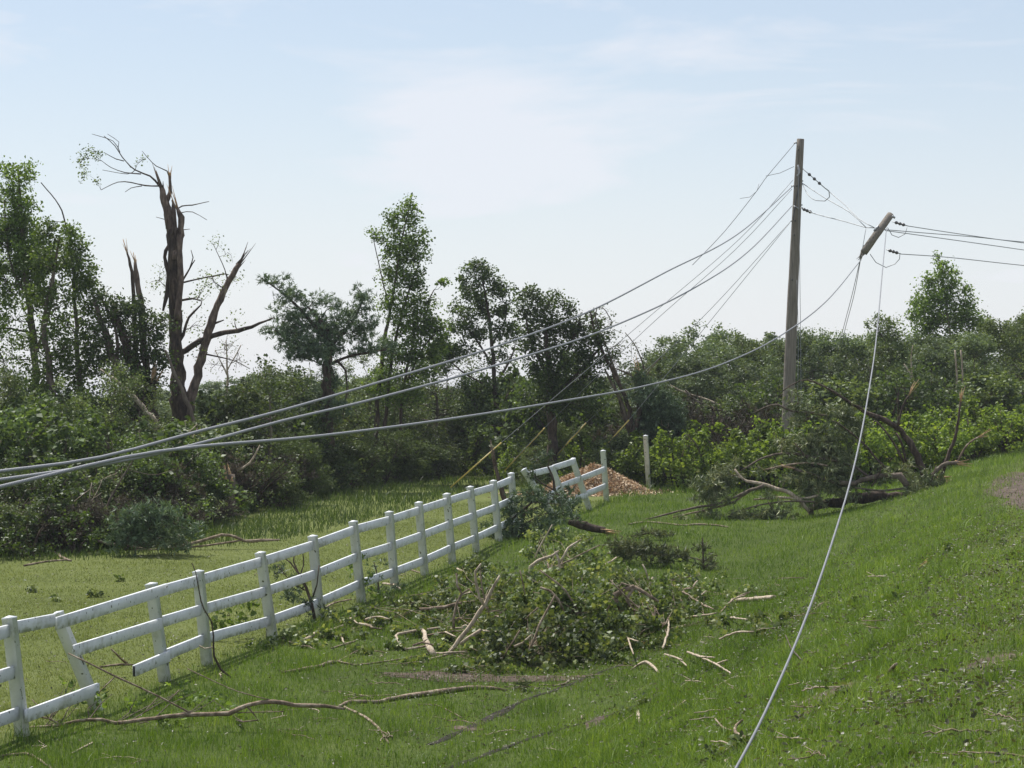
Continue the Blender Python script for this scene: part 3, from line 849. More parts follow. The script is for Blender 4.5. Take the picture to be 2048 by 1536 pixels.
for lab, pts in (('uppermost wire running off to the right from the hanging pole top', [(1816, 452), (1920, 468), (2048, 486), (2250, 512)]),
                 ('second wire running off to the right from the hanging pole top', [(1756, 458), (1850, 466), (1950, 474), (2048, 484), (2250, 500)]),
                 ('third wire running off to the right from the hanging pole top', [(1770, 461), (1850, 472), (1950, 486), (2048, 500), (2250, 530)]),
                 ('lowest wire running off to the right from the hanging pole top', [(1802, 508), (1900, 515), (2048, 531), (2250, 550)])):
    wire('span_wire', lab, 'wire', pts, DB, 78, .011, None, 'guy', None, gn)
wire('drop_wire', 'left one of two thin wires dropping down right of the upright pole', 'wire', [(1594, 560), (1596, 650), (1596, 760), (1592, 860)], 69.5, 69.5, .008, None, 'guy')
wire('drop_wire', 'right one of two thin wires dropping down right of the upright pole', 'wire', [(1596, 330), (1599, 500), (1601, 660), (1602, 760), (1604, 860)], 69.5, 69.5, .008, None, 'guy')
wire('drop_wire', 'left one of the pair of thin wires slanting down from the hanging pole top', 'wire', [(1722, 512), (1704, 590), (1684, 668), (1664, 760)], DB, 90, .009, None, 'guy')
wire('drop_wire', 'right one of the pair of thin wires slanting down from the hanging pole top', 'wire', [(1722, 514), (1708, 590), (1688, 668), (1670, 760)], DB, 91, .009, None, 'guy')
wire('power_cable', 'long grey cable hanging from the sky down to the grass in the right foreground', 'cable',
     [(1773, 456), (1766, 530), (1758, 620), (1750, 700), (1738, 780), (1722, 870), (1700, 965), (1672, 1060), (1632, 1180), (1590, 1290), (1530, 1425), (1470, 1540), (1420, 1620)], DB, 12.2, .011, .0085, 'strand', None, None, .4)
# ---------------------------------------------------------------- trees and shrubs
DK = 2.0
def grow(name, label, cat, lines, blobs, leaf='aspen', kind='leaf', size=.085, bark='bark', per=26, dens=1.0, spread=.26,
         loc=None, group=None, seed=1, twigs=True, thick=1.0, crown='crown', twigmat='twig', droop=.35, limbs=True, hang=0.0, twigp=.8, ndroop=0.0, wob=.22):
    """lines: (part name, rows of x,y,z,r[, material]) ; blobs: (x,y,z,rx,ry,rz,density)"""
    r = np.random.default_rng(seed)
    if loc is None:
        loc = lines[0][1][0][:3]
    loc = np.asarray(loc, float)
    root = thing(name, label, cat, loc, group)
    S = []
    for ln in lines:
        q = spline(ln[1], .22, .0, r)
        rad = np.maximum(q[:, 3], .006)
        w = rad[1:-1, None] * wob
        q[1:-1, :3] += r.normal(0, 1, (len(q) - 2, 3)) * w
        S.append(np.column_stack([q[:, :3], rad]))
        mb = MB(); mb.tube(q, rad, 12 if rad.max() > .06 else 6, .13 if rad.max() > .06 else .09)
        mat = M[ln[2] if len(ln) > 2 and ln[2] else bark]
        part = mb.build(ln[0], mat, root, off=loc, smooth=True)
        if len(ln) > 3 and ln[3]:                      # torn end: splinters standing up from it
            m2 = MB(); e = q[-1, :3]; ax = nrm(q[-1, :3] - q[-3, :3])
            for k in range(9):
                a = e + r.normal(0, rad[-1] * .5, 3) - ax * rad[-1]
                m2.tube([a, a + (ax + r.normal(0, .12, 3)) * r.uniform(.12, .6) * ln[3]], [rad[-1] * .45, .004], 4)
            m2.build('torn_end', M['wood' if ln[3] < 1.2 else 'peeled'], part, off=loc)
    S = np.vstack(S) if S else np.zeros((0, 4))
    TW = MB(); CEN, SP = [], []
    for bl in blobs:
        c = np.array(bl[:3]); rad = np.array(bl[3:6]); de = bl[6] if len(bl) > 6 else 1.0
        A = math.pi * rad[0] * rad[2]
        n = max(2, int(A / .085 * dens * de * DK))
        u = nrm(r.normal(0, 1, (n, 3))) * (r.uniform(0, 1, (n, 1)) ** .42)
        cc = c + u * rad
        if hang: cc[:, 2] -= hang * r.uniform(0, 1, n) ** 2
        CEN.append(cc); SP.append(np.full(n, min(spread, .55 * rad.min() + .05)))
        if len(S) and twigs:
            # one limb into the blob, then a twig to each cluster
            dist = np.linalg.norm((S[:, :3] - c), axis=1) + 1.4 * np.clip(S[:, 2] - c[2] + .15, 0, None)
            s0 = S[np.argmin(dist)]
            L = np.linalg.norm(s0[:3] - c)
            if limbs and L > .25:
                mid = (s0[:3] + c) / 2 + r.normal(0, .10 * L, 3) + np.array([0, 0, .06 * L])
                lr = min(s0[3] * .6, .012 + .016 * L) * thick
                q = spline([np.r_[s0[:3], lr], np.r_[mid, lr * .7], np.r_[c, lr * .35]], .25, .02, r)
                TW.tube(q, q[:, 3], 5, cap=False)
                loc_s = np.vstack([q, s0[None, :]])
            else:
                loc_s = s0[None, :]
            for k in range(n):
                if r.uniform() > twigp: continue
                d2 = np.linalg.norm(loc_s[:, :3] - cc[k], axis=1)
                a = loc_s[np.argmin(d2 + r.uniform(0, .3, len(d2)))]
                e = cc[k] + r.normal(0, .08, 3)
                m_ = (a[:3] + e) / 2 + r.normal(0, .06, 3)
                TW.tube([a[:3], m_, e], np.array([.009, .0065, .003]) * thick, 3, cap=False)
    if TW.n: tag(TW.build('twigs', M[twigmat], root, off=loc), kind='stuff')
    if CEN and leaf:
        V, F = clumps(np.vstack(CEN), np.concatenate(SP), per, size, kind, r, droop, ndroop=ndroop)
        link(crown, make_mesh(crown, V - loc, F, M[leaf]), root)
    return root

def X_of(px, y): return (px - 1024.0) / FPX * y
def front_y(px):
    ys = np.arange(40, 90, .1)
    k = np.where(ys >= edge_y(X_of(px, ys)))[0]
    return ys[k[0]] if len(k) else 76.0
def px_lines(lines, d):
    out = []
    for ln in lines:
        rows = []
        for p in ln[1]:
            dd = d + (p[3] if len(p) > 3 else 0)
            rows.append(np.r_[P(p[0], p[1], dd), p[2] / 2.0 * dd / FPX])
        out.append((ln[0], rows) + tuple(ln[2:]))
    return out
def px_blobs(blobs, d, r):
    out = []
    for b in blobs:
        dd = d + (b[5] if len(b) > 5 else r.uniform(-1, 1) * b[2] * d / FPX * .8)
        rx, rz = b[2] * 1.1 * dd / FPX, b[3] * 1.1 * dd / FPX
        out.append((*P(b[0], b[1], dd), rx, (rx + rz) * .5, rz, b[4] if len(b) > 4 else 1.0))
    return out
def ptree(name, label, d, lines, blobs, cat='tree', seed=1, base_back=1.8, **k):
    r = np.random.default_rng(seed + 100)
    if base_back and cat != 'fallen tree': d = max(d, front_y(float(lines[0][1][0][0])) + base_back)
    L = px_lines(lines, d)
    # the stem goes down into the soil
    L0 = L[0][1][0]
    base = np.array([L0[0], L0[1], float(gz(L0[0], L0[1]))])
    if L0[2] > base[2] and L[0][0] in ('trunk', 'stem'):
        L[0] = (L[0][0], [np.r_[base - [0, 0, .3], L0[3] * 1.2]] + list(L[0][1])) + tuple(L[0][2:])
    return grow(name, label, cat, L, px_blobs(blobs, d, r), loc=base, seed=seed, **k)

# left edge aspens
ptree('aspen_tree', 'tallest aspen at the left edge with a dense narrow top', 66,
      [('trunk', [(75, 870, 17), (68, 700, 14), (52, 560, 10), (42, 430, 6), (36, 335, 3)], 'greybark'), ('limb', [(66, 720, 8), (100, 620, 6), (110, 520, 4)], 'greybark'),
       ('limb', [(56, 600, 6), (20, 520, 4), (8, 400, 3)], 'greybark')],
      [(38, 345, 30, 28), (10, 345, 16, 22, .8), (35, 400, 38, 40, 1.3), (20, 450, 34, 45, 1.2), (45, 470, 38, 48, 1.6), (72, 510, 40, 45, 1.8), (40, 545, 48, 45, 1.3), (8, 560, 40, 60, .8), (85, 585, 38, 40, .8),
       (30, 640, 50, 40, .4), (8, 720, 50, 60, .4), (95, 660, 40, 40, .45), (-30, 480, 40, 70), (-30, 650, 40, 80, .6), (60, 770, 60, 40, .5)], seed=11, leaf='aspen', dens=1.1, size=.08, per=44, spread=.17)
ptree('aspen_tree', 'second aspen from the left edge, its leafy top leaning left below the tallest one', 63.5,
      [('trunk', [(112, 870, 15), (98, 740, 12), (88, 650, 9), (104, 560, 6), (120, 470, 4)], 'greybark')],
      [(95, 470, 30, 35, 1.0), (100, 530, 36, 45, 1.2), (75, 600, 36, 40, .8), (110, 620, 34, 45, .6), (60, 700, 40, 40, .5), (120, 700, 40, 40, .7), (105, 770, 50, 40, .9), (40, 800, 60, 40, .9)], seed=12, leaf='aspen', dens=1.05, size=.08, per=44, spread=.17)
ptree('aspen_tree', 'third aspen from the left edge with a round lit top and an open lower stem', 65,
      [('trunk', [(172, 880, 13), (158, 760, 11), (152, 640, 8), (146, 540, 5), (138, 470, 3)], 'greybark')],
      [(140, 478, 26, 30, 1.3), (152, 520, 34, 38, 1.6), (150, 575, 32, 34, 1.0), (180, 570, 28, 30, .9), (185, 625, 34, 34, .8), (135, 650, 36, 40, .4), (150, 730, 50, 45, .9), (195, 700, 40, 45, .7), (150, 800, 60, 40, 1.1)], seed=13, leaf='aspen', dens=1.05, size=.08, per=44, spread=.17)
ptree('bare_branch', 'bare thin dead branch standing out of the aspen tops', 66, [('limb', [(165, 560, 3), (132, 450, 3), (118, 410, 2.5), (82, 365, 2)], 'bark'), ('twig', [(128, 445, 1.6), (104, 442, 1)], 'bark')], [], cat='branch', seed=14, leaf=None)
ptree('broken_tree', 'leaf covered storm damaged tree with two stems left of the tall broken trunk', 64,
      [('trunk', [(262, 880, 22), (240, 760, 18), (215, 680, 13), (188, 600, 8)], 'greybark'), ('trunk', [(300, 880, 30), (280, 800, 27), (262, 720, 22), (238, 650, 14), (228, 610, 9, 0.4)], 'bark'),
       ('limb', [(235, 740, 9), (232, 660, 6), (205, 600, 4)], 'greybark')],
      [(205, 600, 34, 26), (235, 630, 36, 30, 1.1), (275, 620, 30, 28, 1.1), (265, 665, 40, 34, 1.2), (300, 660, 30, 34, .9), (190, 665, 34, 30, .8), (225, 700, 40, 30, .7), (285, 715, 44, 34, 1.0), (320, 705, 26, 40, .9), (180, 730, 34, 34, .9), (330, 640, 20, 26, .5),
       (240, 760, 50, 34, .9), (300, 770, 40, 34, .9), (210, 820, 60, 30, 1.2)], seed=15, leaf='darkleaf', size=.075, dens=1.15, per=44, spread=.17)
ptree('dead_snag', 'thin dark dead snag with a crooked tip left of the tall broken trunk', 64.6, [('trunk', [(276, 800, 16), (270, 700, 10), (268, 610, 8), (263, 545, 7), (254, 505, 3)], 'bark', 0.7)], [], cat='dead tree', seed=16, leaf=None)
ptree('dead_snag', 'thicker blunt dead snag of split wood beside the thin crooked one', 64.3, [('trunk', [(296, 800, 18), (288, 700, 14), (282, 620, 12), (274, 560, 10), (270, 525, 6)], 'peeled', 0.7)], [], cat='dead tree', seed=17, leaf=None)
ptree('dead_snag', 'low broken snag, a dark torn stub in the brush left of the tall broken trunk', 64, [('trunk', [(304, 860, 24), (300, 800, 20), (308, 760, 14)], 'bark', 1.0), ('limb', [(292, 830, 8), (285, 790, 6), (300, 765, 5)], 'bark')], [], cat='dead tree', seed=18, leaf=None)

ptree('broken_tree', 'tallest splintered tree with a stripped split trunk and one leafy tuft at the top left', 66,
      [('trunk', [(361, 880, 38), (358, 800, 33), (352, 700, 27), (350, 610, 24), (349, 520, 23), (346, 455, 20)], 'bark', 1.4),
       ('trunk', [(346, 500, 20, .1), (338, 440, 15), (330, 405, 15), (322, 372, 8)], 'peeled', 1.3),
       ('trunk', [(352, 520, 20, -.1), (360, 470, 13), (362, 435, 12), (354, 415, 6)], 'peeled', 1.1),
       ('limb', [(332, 405, 10), (340, 385, 8), (339, 352, 5)], 'peeled', .5),
       ('torn_strip', [(355, 640, 12, -.25), (361, 560, 12, -.25), (358, 470, 9, -.2)], 'peeled'),
       ('torn_strip', [(326, 622, 4), (334, 590, 9), (338, 545, 10), (329, 515, 7), (338, 490, 6)], 'bark'),
       ('torn_strip', [(345, 470, 5, -.3), (350, 430, 6, -.2), (344, 400, 3)], 'bark'),
       ('limb', [(364, 900, 20), (372, 870, 20), (382, 800, 19), (402, 720, 17), (420, 650, 16), (440, 600, 14), (458, 562, 12), (478, 528, 9)], 'peeled', 1.4),
       ('limb', [(352, 712, 12), (372, 700, 12), (400, 682, 11), (440, 667, 9), (490, 658, 8), (548, 635, 2)], 'bark'),
       ('limb', [(420, 650, 6), (435, 645, 4), (448, 640, 2)], 'bark'),
       ('limb', [(352, 690, 7), (366, 670, 7), (378, 635, 5), (402, 610, 3), (404, 600, 2)], 'bark'),
       ('limb', [(352, 602, 5), (366, 600, 5), (385, 597, 4), (402, 602, 2)], 'bark'),
       ('limb', [(350, 580, 4), (366, 560, 4), (380, 535, 3), (390, 520, 2)], 'bark'), ('limb', [(378, 540, 2.5), (386, 515, 2), (382, 500, 1.4)], 'bark'),
       ('limb', [(350, 572, 3.5), (366, 565, 3.5), (400, 557, 3), (430, 552, 3), (453, 548, 2.4), (454, 566, 2)], 'bark'),
       ('limb', [(319, 372, 4.5), (300, 352, 3.6), (270, 340, 2.6), (245, 315, 2), (230, 292, 1.6), (208, 272, 1.3)], 'bark'),
       ('limb', [(282, 348, 2.6), (250, 345, 2), (222, 335, 1.4), (204, 322, 1.2)], 'bark'), ('limb', [(318, 372, 3.4), (290, 371, 2.8), (262, 365, 2.2), (236, 364, 1.6), (202, 380, 1.2)], 'bark'),
       ('limb', [(248, 322, 2), (232, 318, 1.6), (208, 305, 1.2)], 'bark'), ('limb', [(240, 305, 1.8), (226, 282, 1.4), (184, 268, 1)], 'bark'), ('limb', [(284, 372, 1.8), (262, 376, 1.4), (250, 384, 1)], 'bark'),
       ('limb', [(270, 340, 1.8), (255, 348, 1.4), (205, 340, 1)], 'bark'), ('limb', [(236, 298, 1.5), (238, 284, 1.2), (215, 268, 1)], 'bark'),
       ('limb', [(338, 352, 3), (334, 342, 2.4), (312, 332, 1.8), (298, 318, 1.4), (284, 302, 1)], 'bark'),
       ('limb', [(354, 418, 2.6), (364, 412, 2.6), (385, 410, 2.2), (418, 403, 1.3)], 'bark'), ('limb', [(356, 428, 2), (364, 425, 2), (385, 424, 1.6), (414, 440, 1)], 'bark'), ('limb', [(354, 462, 2), (364, 460, 2), (380, 458, 1)], 'bark'),
       ('limb', [(333, 440, 1.6), (312, 434, 1)], 'bark'), ('limb', [(400, 705, 5), (430, 712, 3), (470, 722, 2), (500, 738, 1.4)], 'bark'), ('limb', [(455, 566, 3), (450, 540, 2), (432, 500, 1.2)], 'bark')],
      [(168, 315, 16, 15, 1.6), (190, 302, 18, 12, 1.4), (170, 345, 14, 12, 1.0), (192, 362, 5, 4, 1.2), (285, 320, 10, 10, .35), (322, 520, 10, 50, .25), (318, 560, 22, 26, .5),
       (435, 495, 18, 22, .4), (455, 505, 16, 16, .3), (425, 555, 34, 20, .4), (395, 590, 24, 30, .5), (390, 650, 22, 26, .5), (465, 560, 24, 26, .35), (400, 700, 30, 30, .25), (470, 640, 30, 20, .25), (340, 640, 20, 40, .8)],
      seed=21, wob=.1, leaf='paleleaf', size=.06, per=15, spread=.2, dens=1.5)
ptree('bare_tree', 'small pale bare tree right of the tall broken trunk, seen against the sky', 74, [('trunk', [(452, 830, 6), (455, 740, 4), (452, 680, 2)], 'palebark'), ('limb', [(454, 750, 3), (430, 700, 2)], 'palebark'), ('limb', [(455, 740, 3), (482, 690, 2)], 'palebark')],
      [(452, 690, 30, 26, .5), (430, 730, 24, 26, .4), (480, 720, 24, 26, .4)], seed=22, leaf='paleleaf', size=.05, per=4, dens=3, twigmat='greybark')
ptree('leaning_trunk', 'pale bare trunk leaning from the aspens down to the right', 61, [('trunk', [(318, 868, 9), (285, 815, 9), (252, 778, 8), (220, 752, 5)], 'palebark'), ('limb', [(222, 754, 4), (200, 738, 3)], 'palebark')], [], cat='fallen tree', seed=23, leaf=None)
ptree('leaning_trunk', 'grey bare stem leaning against the foot of the tall broken trunk', 63, [('trunk', [(392, 872, 8), (372, 800, 8), (352, 750, 6), (330, 700, 4)], 'greybark')], [], cat='fallen tree', seed=24, leaf=None)

ptree('pine_tree', 'spreading dark pine with a thick vine covered trunk in the middle of the left wood', 66,
      [('trunk', [(655, 880, 26), (656, 800, 24), (656, 730, 20), (655, 680, 15), (640, 640, 10)], 'bark'), ('limb', [(655, 690, 9), (620, 640, 7), (570, 590, 4), (520, 555, 2)], 'bark'), ('limb', [(655, 700, 8), (700, 650, 6), (725, 600, 3), (715, 575, 2)], 'bark'),
       ('limb', [(656, 730, 7), (700, 712, 5), (770, 700, 3)], 'bark'), ('limb', [(655, 700, 6), (600, 690, 4), (550, 660, 3)], 'bark'), ('limb', [(640, 640, 6), (612, 610, 3)], 'bark'), ('limb', [(672, 720, 5), (690, 740, 4), (694, 780, 3), (686, 830, 3)], 'bark')],
      [(522, 558, 12, 5, .5), (545, 565, 16, 8, .8), (570, 558, 10, 9, .8), (575, 580, 24, 12), (592, 600, 26, 14, 1.1), (560, 612, 20, 10, .8), (625, 605, 26, 14), (600, 625, 30, 14), (572, 640, 26, 10, .8), (548, 660, 26, 12, .9), (565, 680, 24, 14, .9), (590, 660, 34, 20, 1.3), (620, 645, 34, 20, 1.5), (610, 690, 40, 24, 1.5),
       (650, 665, 40, 24, 1.6), (640, 700, 40, 22, 1.6), (672, 610, 22, 14, .9), (690, 640, 28, 22, 1.3), (715, 585, 12, 14, .8), (724, 610, 20, 20, 1.2), (742, 640, 18, 20, .9), (738, 596, 16, 14, .8), (715, 660, 28, 20, 1.2), (680, 690, 24, 20, 1.2), (732, 665, 20, 12, .7),
       (735, 698, 26, 12, 1.0), (770, 692, 30, 14, 1.3), (720, 712, 24, 10, 1.2), (656, 760, 16, 40, 1.3), (640, 800, 22, 24, 1.2), (672, 820, 22, 26, 1.2), (600, 710, 26, 12, .9), (575, 700, 22, 8, .8)],
      seed=31, leaf='pine', kind='needle', size=.16, per=70, dens=1.15, spread=.2)
ptree('aspen_tree', 'tall slender aspen with an open pointed crown right of the dark pine', 71,
      [('trunk', [(752, 860, 9), (757, 790, 8), (768, 690, 7), (786, 590, 5), (800, 500, 3.5), (818, 415, 2)], 'bark'), ('trunk', [(770, 860, 8), (775, 790, 7), (790, 680, 6), (812, 600, 4), (840, 520, 2)], 'bark'),
       ('trunk', [(800, 860, 7), (806, 780, 6), (822, 700, 5), (838, 640, 3), (868, 580, 2)], 'bark'), ('limb', [(780, 620, 3.5), (765, 560, 2.4), (745, 470, 1.5)], 'bark'), ('limb', [(815, 760, 4), (850, 690, 3), (885, 655, 2)], 'bark')],
      [(820, 412, 10, 14, 1.2), (822, 440, 14, 22, 1.1), (800, 425, 12, 12, .8), (780, 432, 14, 12, .9), (790, 455, 24, 18, .7), (765, 475, 18, 14, .7), (748, 465, 9, 10, .6), (845, 460, 10, 14, .6), (835, 480, 20, 20, .8), (800, 490, 30, 20, .8), (775, 510, 16, 16, .6), (815, 520, 28, 24, .9), (845, 510, 14, 18, .6),
       (775, 550, 20, 24, .7), (805, 560, 26, 26, .7), (832, 560, 20, 26, .8), (855, 600, 16, 20, .6), (875, 565, 14, 7, .8), (893, 560, 7, 5, .8), (790, 600, 26, 26, .7), (830, 620, 26, 30, .9), (770, 610, 14, 20, .5), (800, 650, 28, 26, .8), (845, 660, 28, 28, 1.1), (870, 650, 18, 24, 1.0), (820, 700, 36, 26, 1.1), (862, 700, 26, 24, 1.0), (885, 680, 12, 16, .8), (780, 700, 24, 24, .7),
       (775, 745, 26, 24, .6), (815, 750, 30, 24, .6), (850, 745, 30, 24, .7), (760, 780, 24, 20, .8), (800, 790, 40, 20, .9)], seed=32, leaf='aspen', size=.082, dens=1.9, per=38, spread=.18)
ptree('oak_tree', 'upright leafy oak with a lumpy crown, left of the broad round topped tree', 66,
      [('trunk', [(1000, 965, 16), (999, 900, 14), (992, 850, 12), (990, 780, 9), (985, 700, 7), (976, 620, 5), (965, 560, 3)], 'bark'), ('limb', [(998, 870, 8), (1030, 840, 6), (1050, 800, 4)], 'bark'), ('limb', [(996, 860, 8), (960, 820, 6), (935, 790, 4)], 'bark'),
       ('limb', [(988, 740, 5), (960, 690, 4), (930, 650, 3)], 'bark'), ('limb', [(984, 690, 5), (1010, 640, 3), (1012, 600, 2)], 'bark'), ('limb', [(990, 770, 5), (1020, 720, 4), (1030, 690, 2)], 'bark'), ('limb', [(990, 780, 4), (920, 740, 3), (885, 700, 2)], 'bark')],
      [(950, 530, 16, 14, 1.4), (965, 548, 24, 18, 1.5), (930, 545, 12, 16, 1.0), (940, 580, 24, 24, 1.4), (985, 575, 22, 20, 1.2), (920, 560, 7, 12, .8), (925, 620, 24, 22, 1.1), (965, 615, 30, 24, 1.4), (1005, 580, 18, 18, 1.2), (1012, 620, 20, 26, 1.1), (915, 650, 26, 20, 1.4), (945, 665, 32, 20, 1.2), (990, 660, 30, 24, .8),
       (1020, 665, 24, 24, 1.0), (880, 690, 24, 18, 1.5), (905, 700, 26, 18, 1.5), (878, 715, 16, 14, 1.2), (935, 700, 24, 16, .7), (890, 735, 18, 12, .7), (1010, 710, 28, 20, .7), (960, 730, 30, 20, .35), (1000, 770, 44, 26, 1.3), (1040, 790, 34, 30, 1.4), (960, 780, 34, 26, 1.0), (990, 815, 46, 24, 1.6), (1040, 835, 36, 26, 1.3), (950, 830, 34, 22, 1.0), (1010, 860, 36, 20, 1.2), (925, 770, 24, 20, .6)],
      seed=33, leaf='darkleaf', size=.088, dens=1.0, per=40, spread=.17)
ptree('round_tree', 'broad round topped tree with a dense crown behind the oak', 70,
      [('trunk', [(1105, 900, 20), (1102, 820, 17), (1098, 740, 12), (1090, 660, 7)], 'bark'), ('limb', [(1100, 780, 9), (1130, 710, 7), (1160, 650, 4)], 'bark'), ('limb', [(1100, 800, 9), (1160, 740, 7), (1205, 690, 3)], 'bark'), ('limb', [(1100, 760, 8), (1065, 690, 5), (1050, 630, 3)], 'bark')],
      [(1045, 590, 18, 16, 1.1), (1070, 590, 28, 18, 1.3), (1050, 625, 28, 24, 1.3), (1095, 610, 34, 26, 1.4), (1125, 615, 24, 16, 1.2), (1080, 650, 36, 28, 1.4), (1120, 655, 36, 28, 1.4), (1155, 645, 28, 22, 1.1), (1150, 620, 14, 10, .7), (1055, 680, 28, 24, 1.1), (1160, 680, 34, 26, 1.4), (1190, 650, 24, 20, 1.0), (1200, 680, 26, 26, 1.1), (1185, 630, 14, 12, .8),
       (1090, 695, 36, 26, 1.4), (1135, 715, 40, 26, 1.6), (1180, 720, 36, 26, 1.4), (1070, 730, 36, 24, 1.1), (1110, 750, 40, 24, 1.5), (1160, 760, 40, 26, 1.6), (1200, 755, 26, 24, 1.1), (1215, 715, 20, 20, .8), (1090, 790, 50, 24, 1.5), (1150, 805, 50, 26, 1.4)],
      seed=34, leaf='darkleaf', size=.082, dens=.8, per=44, spread=.18)
ptree('bent_tree', 'storm bent tree bowed over to the right with thin drooping bare twigs', 69,
      [('trunk', [(1265, 880, 11), (1258, 820, 9), (1235, 760, 7), (1195, 680, 5), (1180, 620, 3)], 'bark'), ('trunk', [(1262, 860, 8), (1240, 800, 6), (1210, 740, 4)], 'greybark'), ('limb', [(1240, 765, 5), (1215, 700, 3), (1190, 630, 2.4), (1205, 615, 2), (1225, 645, 1.6)], 'greybark'),
       ('limb', [(1270, 850, 6), (1290, 760, 4), (1275, 700, 2.4), (1250, 665, 1.6)], 'greybark'), ('limb', [(1285, 770, 3), (1300, 740, 2), (1330, 705, 1.4)], 'greybark'), ('limb', [(1262, 880, 5), (1235, 790, 3), (1220, 720, 2)], 'bark')],
      [(1195, 620, 14, 12, .6), (1215, 640, 16, 20, .6), (1228, 660, 14, 20, .5), (1240, 690, 20, 24, .5), (1262, 690, 16, 20, .4), (1285, 715, 22, 20, .6), (1225, 720, 24, 24, .6), (1262, 740, 28, 22, .8), (1300, 735, 20, 14, .6), (1240, 780, 30, 24, .6), (1290, 765, 26, 16, .8)],
      seed=35, leaf='midleaf', size=.06, per=12, dens=2.0, twigmat='greybark', hang=.5)
ptree('broken_pine', 'dark broken pine slumped to the ground behind the bushes left of the pole', 71,
      [('trunk', [(1268, 890, 13), (1276, 840, 12), (1282, 780, 10), (1275, 745, 8)], 'bark', 1.0), ('limb', [(1282, 785, 7), (1320, 800, 6), (1350, 850, 3)], 'bark'), ('limb', [(1280, 770, 5), (1262, 750, 4), (1225, 735, 2)], 'greybark')],
      [(1300, 790, 24, 18, 1.8), (1320, 810, 28, 22, 2.0), (1335, 835, 26, 24, 2.2), (1350, 860, 20, 16, 1.6), (1300, 825, 26, 26, 1.4), (1315, 860, 34, 18, 1.6), (1285, 855, 24, 20, 1.0), (1280, 762, 20, 12, .8)],
      seed=36, leaf='pine', kind='needle', size=.16, per=90, dens=2.0, spread=.2)
ptree('birch_tree', 'tall cone topped birch rising over the wood at the right', 92,
      [('trunk', [(1912, 860, 8), (1910, 760, 6), (1898, 650, 3.5), (1880, 530, 1.2)], 'palebark'), ('trunk', [(1925, 860, 7), (1922, 770, 6), (1915, 690, 4)], 'palebark')],
      [(1878, 515, 7, 12, 1.2), (1884, 540, 20, 16, 1.2), (1910, 545, 10, 10, .7), (1870, 560, 22, 16, 1.3), (1905, 570, 24, 20, 1.2), (1930, 580, 12, 20, .8), (1860, 590, 28, 18, 1.4), (1890, 600, 36, 20, 1.5), (1850, 620, 32, 18, 1.4), (1925, 610, 24, 20, 1.2), (1830, 605, 8, 8, .6), (1840, 650, 26, 18, 1.3), (1880, 640, 40, 22, 1.6), (1930, 640, 34, 22, 1.5),
       (1962, 640, 18, 18, .8), (1828, 630, 14, 10, .9), (1860, 680, 40, 22, 1.4), (1910, 690, 44, 24, 1.5), (1950, 680, 26, 24, 1.3), (1835, 690, 18, 18, 1.0), (1880, 730, 60, 24, 1.2), (1940, 740, 40, 30, 1.2)], seed=37, leaf='aspen', size=.095, dens=.8, per=44, spread=.24)
ptree('small_tree', 'small drooping tree beside the hanging cable at the edge of the right wood', 84,
      [('trunk', [(1790, 860, 7), (1788, 760, 6), (1775, 680, 3)], 'bark'), ('limb', [(1782, 700, 3), (1750, 650, 2)], 'bark')],
      [(1752, 634, 12, 7, 1.2), (1735, 650, 10, 5, 1.0), (1768, 640, 16, 12, 1.2), (1785, 650, 16, 16, 1.2), (1760, 662, 18, 12, 1.1), (1790, 680, 22, 20, 1.3), (1765, 700, 26, 22, 1.2), (1805, 710, 20, 26, 1.2), (1780, 740, 34, 26, 1.3)], seed=38, leaf='midleaf', size=.08, dens=1.1, per=40)
ptree('leaning_trunk', 'thin pale forked bare stem in the right wood', 78, [('trunk', [(1832, 800, 5), (1826, 760, 4), (1808, 728, 2)], 'palebark'), ('limb', [(1826, 758, 3), (1822, 720, 2), (1826, 690, 1.4)], 'palebark')], [], cat='bare tree', seed=39, leaf=None)
for a, lab in ((0, 'left one of two slim white birch stems under the cone topped birch'), (12, 'right one of two slim white birch stems under the cone topped birch')):
    ptree('white_birch', lab, 80, [('trunk', [(1912 + a, 835, 5), (1914 + a, 770, 4), (1910 + a, 700, 3)], 'palebark')], [], cat='birch', seed=40 + a, leaf=None)
ptree('leaning_trunk', 'pale split trunk lying slanted in the brush left of the pole', 75, [('trunk', [(1495, 850, 7), (1450, 825, 6), (1400, 805, 4), (1370, 780, 3)], 'greybark')], [], cat='fallen tree', seed=41, leaf=None)
ptree('leaning_trunk', 'second slanting grey trunk just above the pale split one left of the pole', 76, [('trunk', [(1500, 868, 6), (1440, 812, 5), (1370, 785, 3), (1340, 770, 2)], 'palebark')], [], cat='fallen tree', seed=42, leaf=None)

DK = 1.25
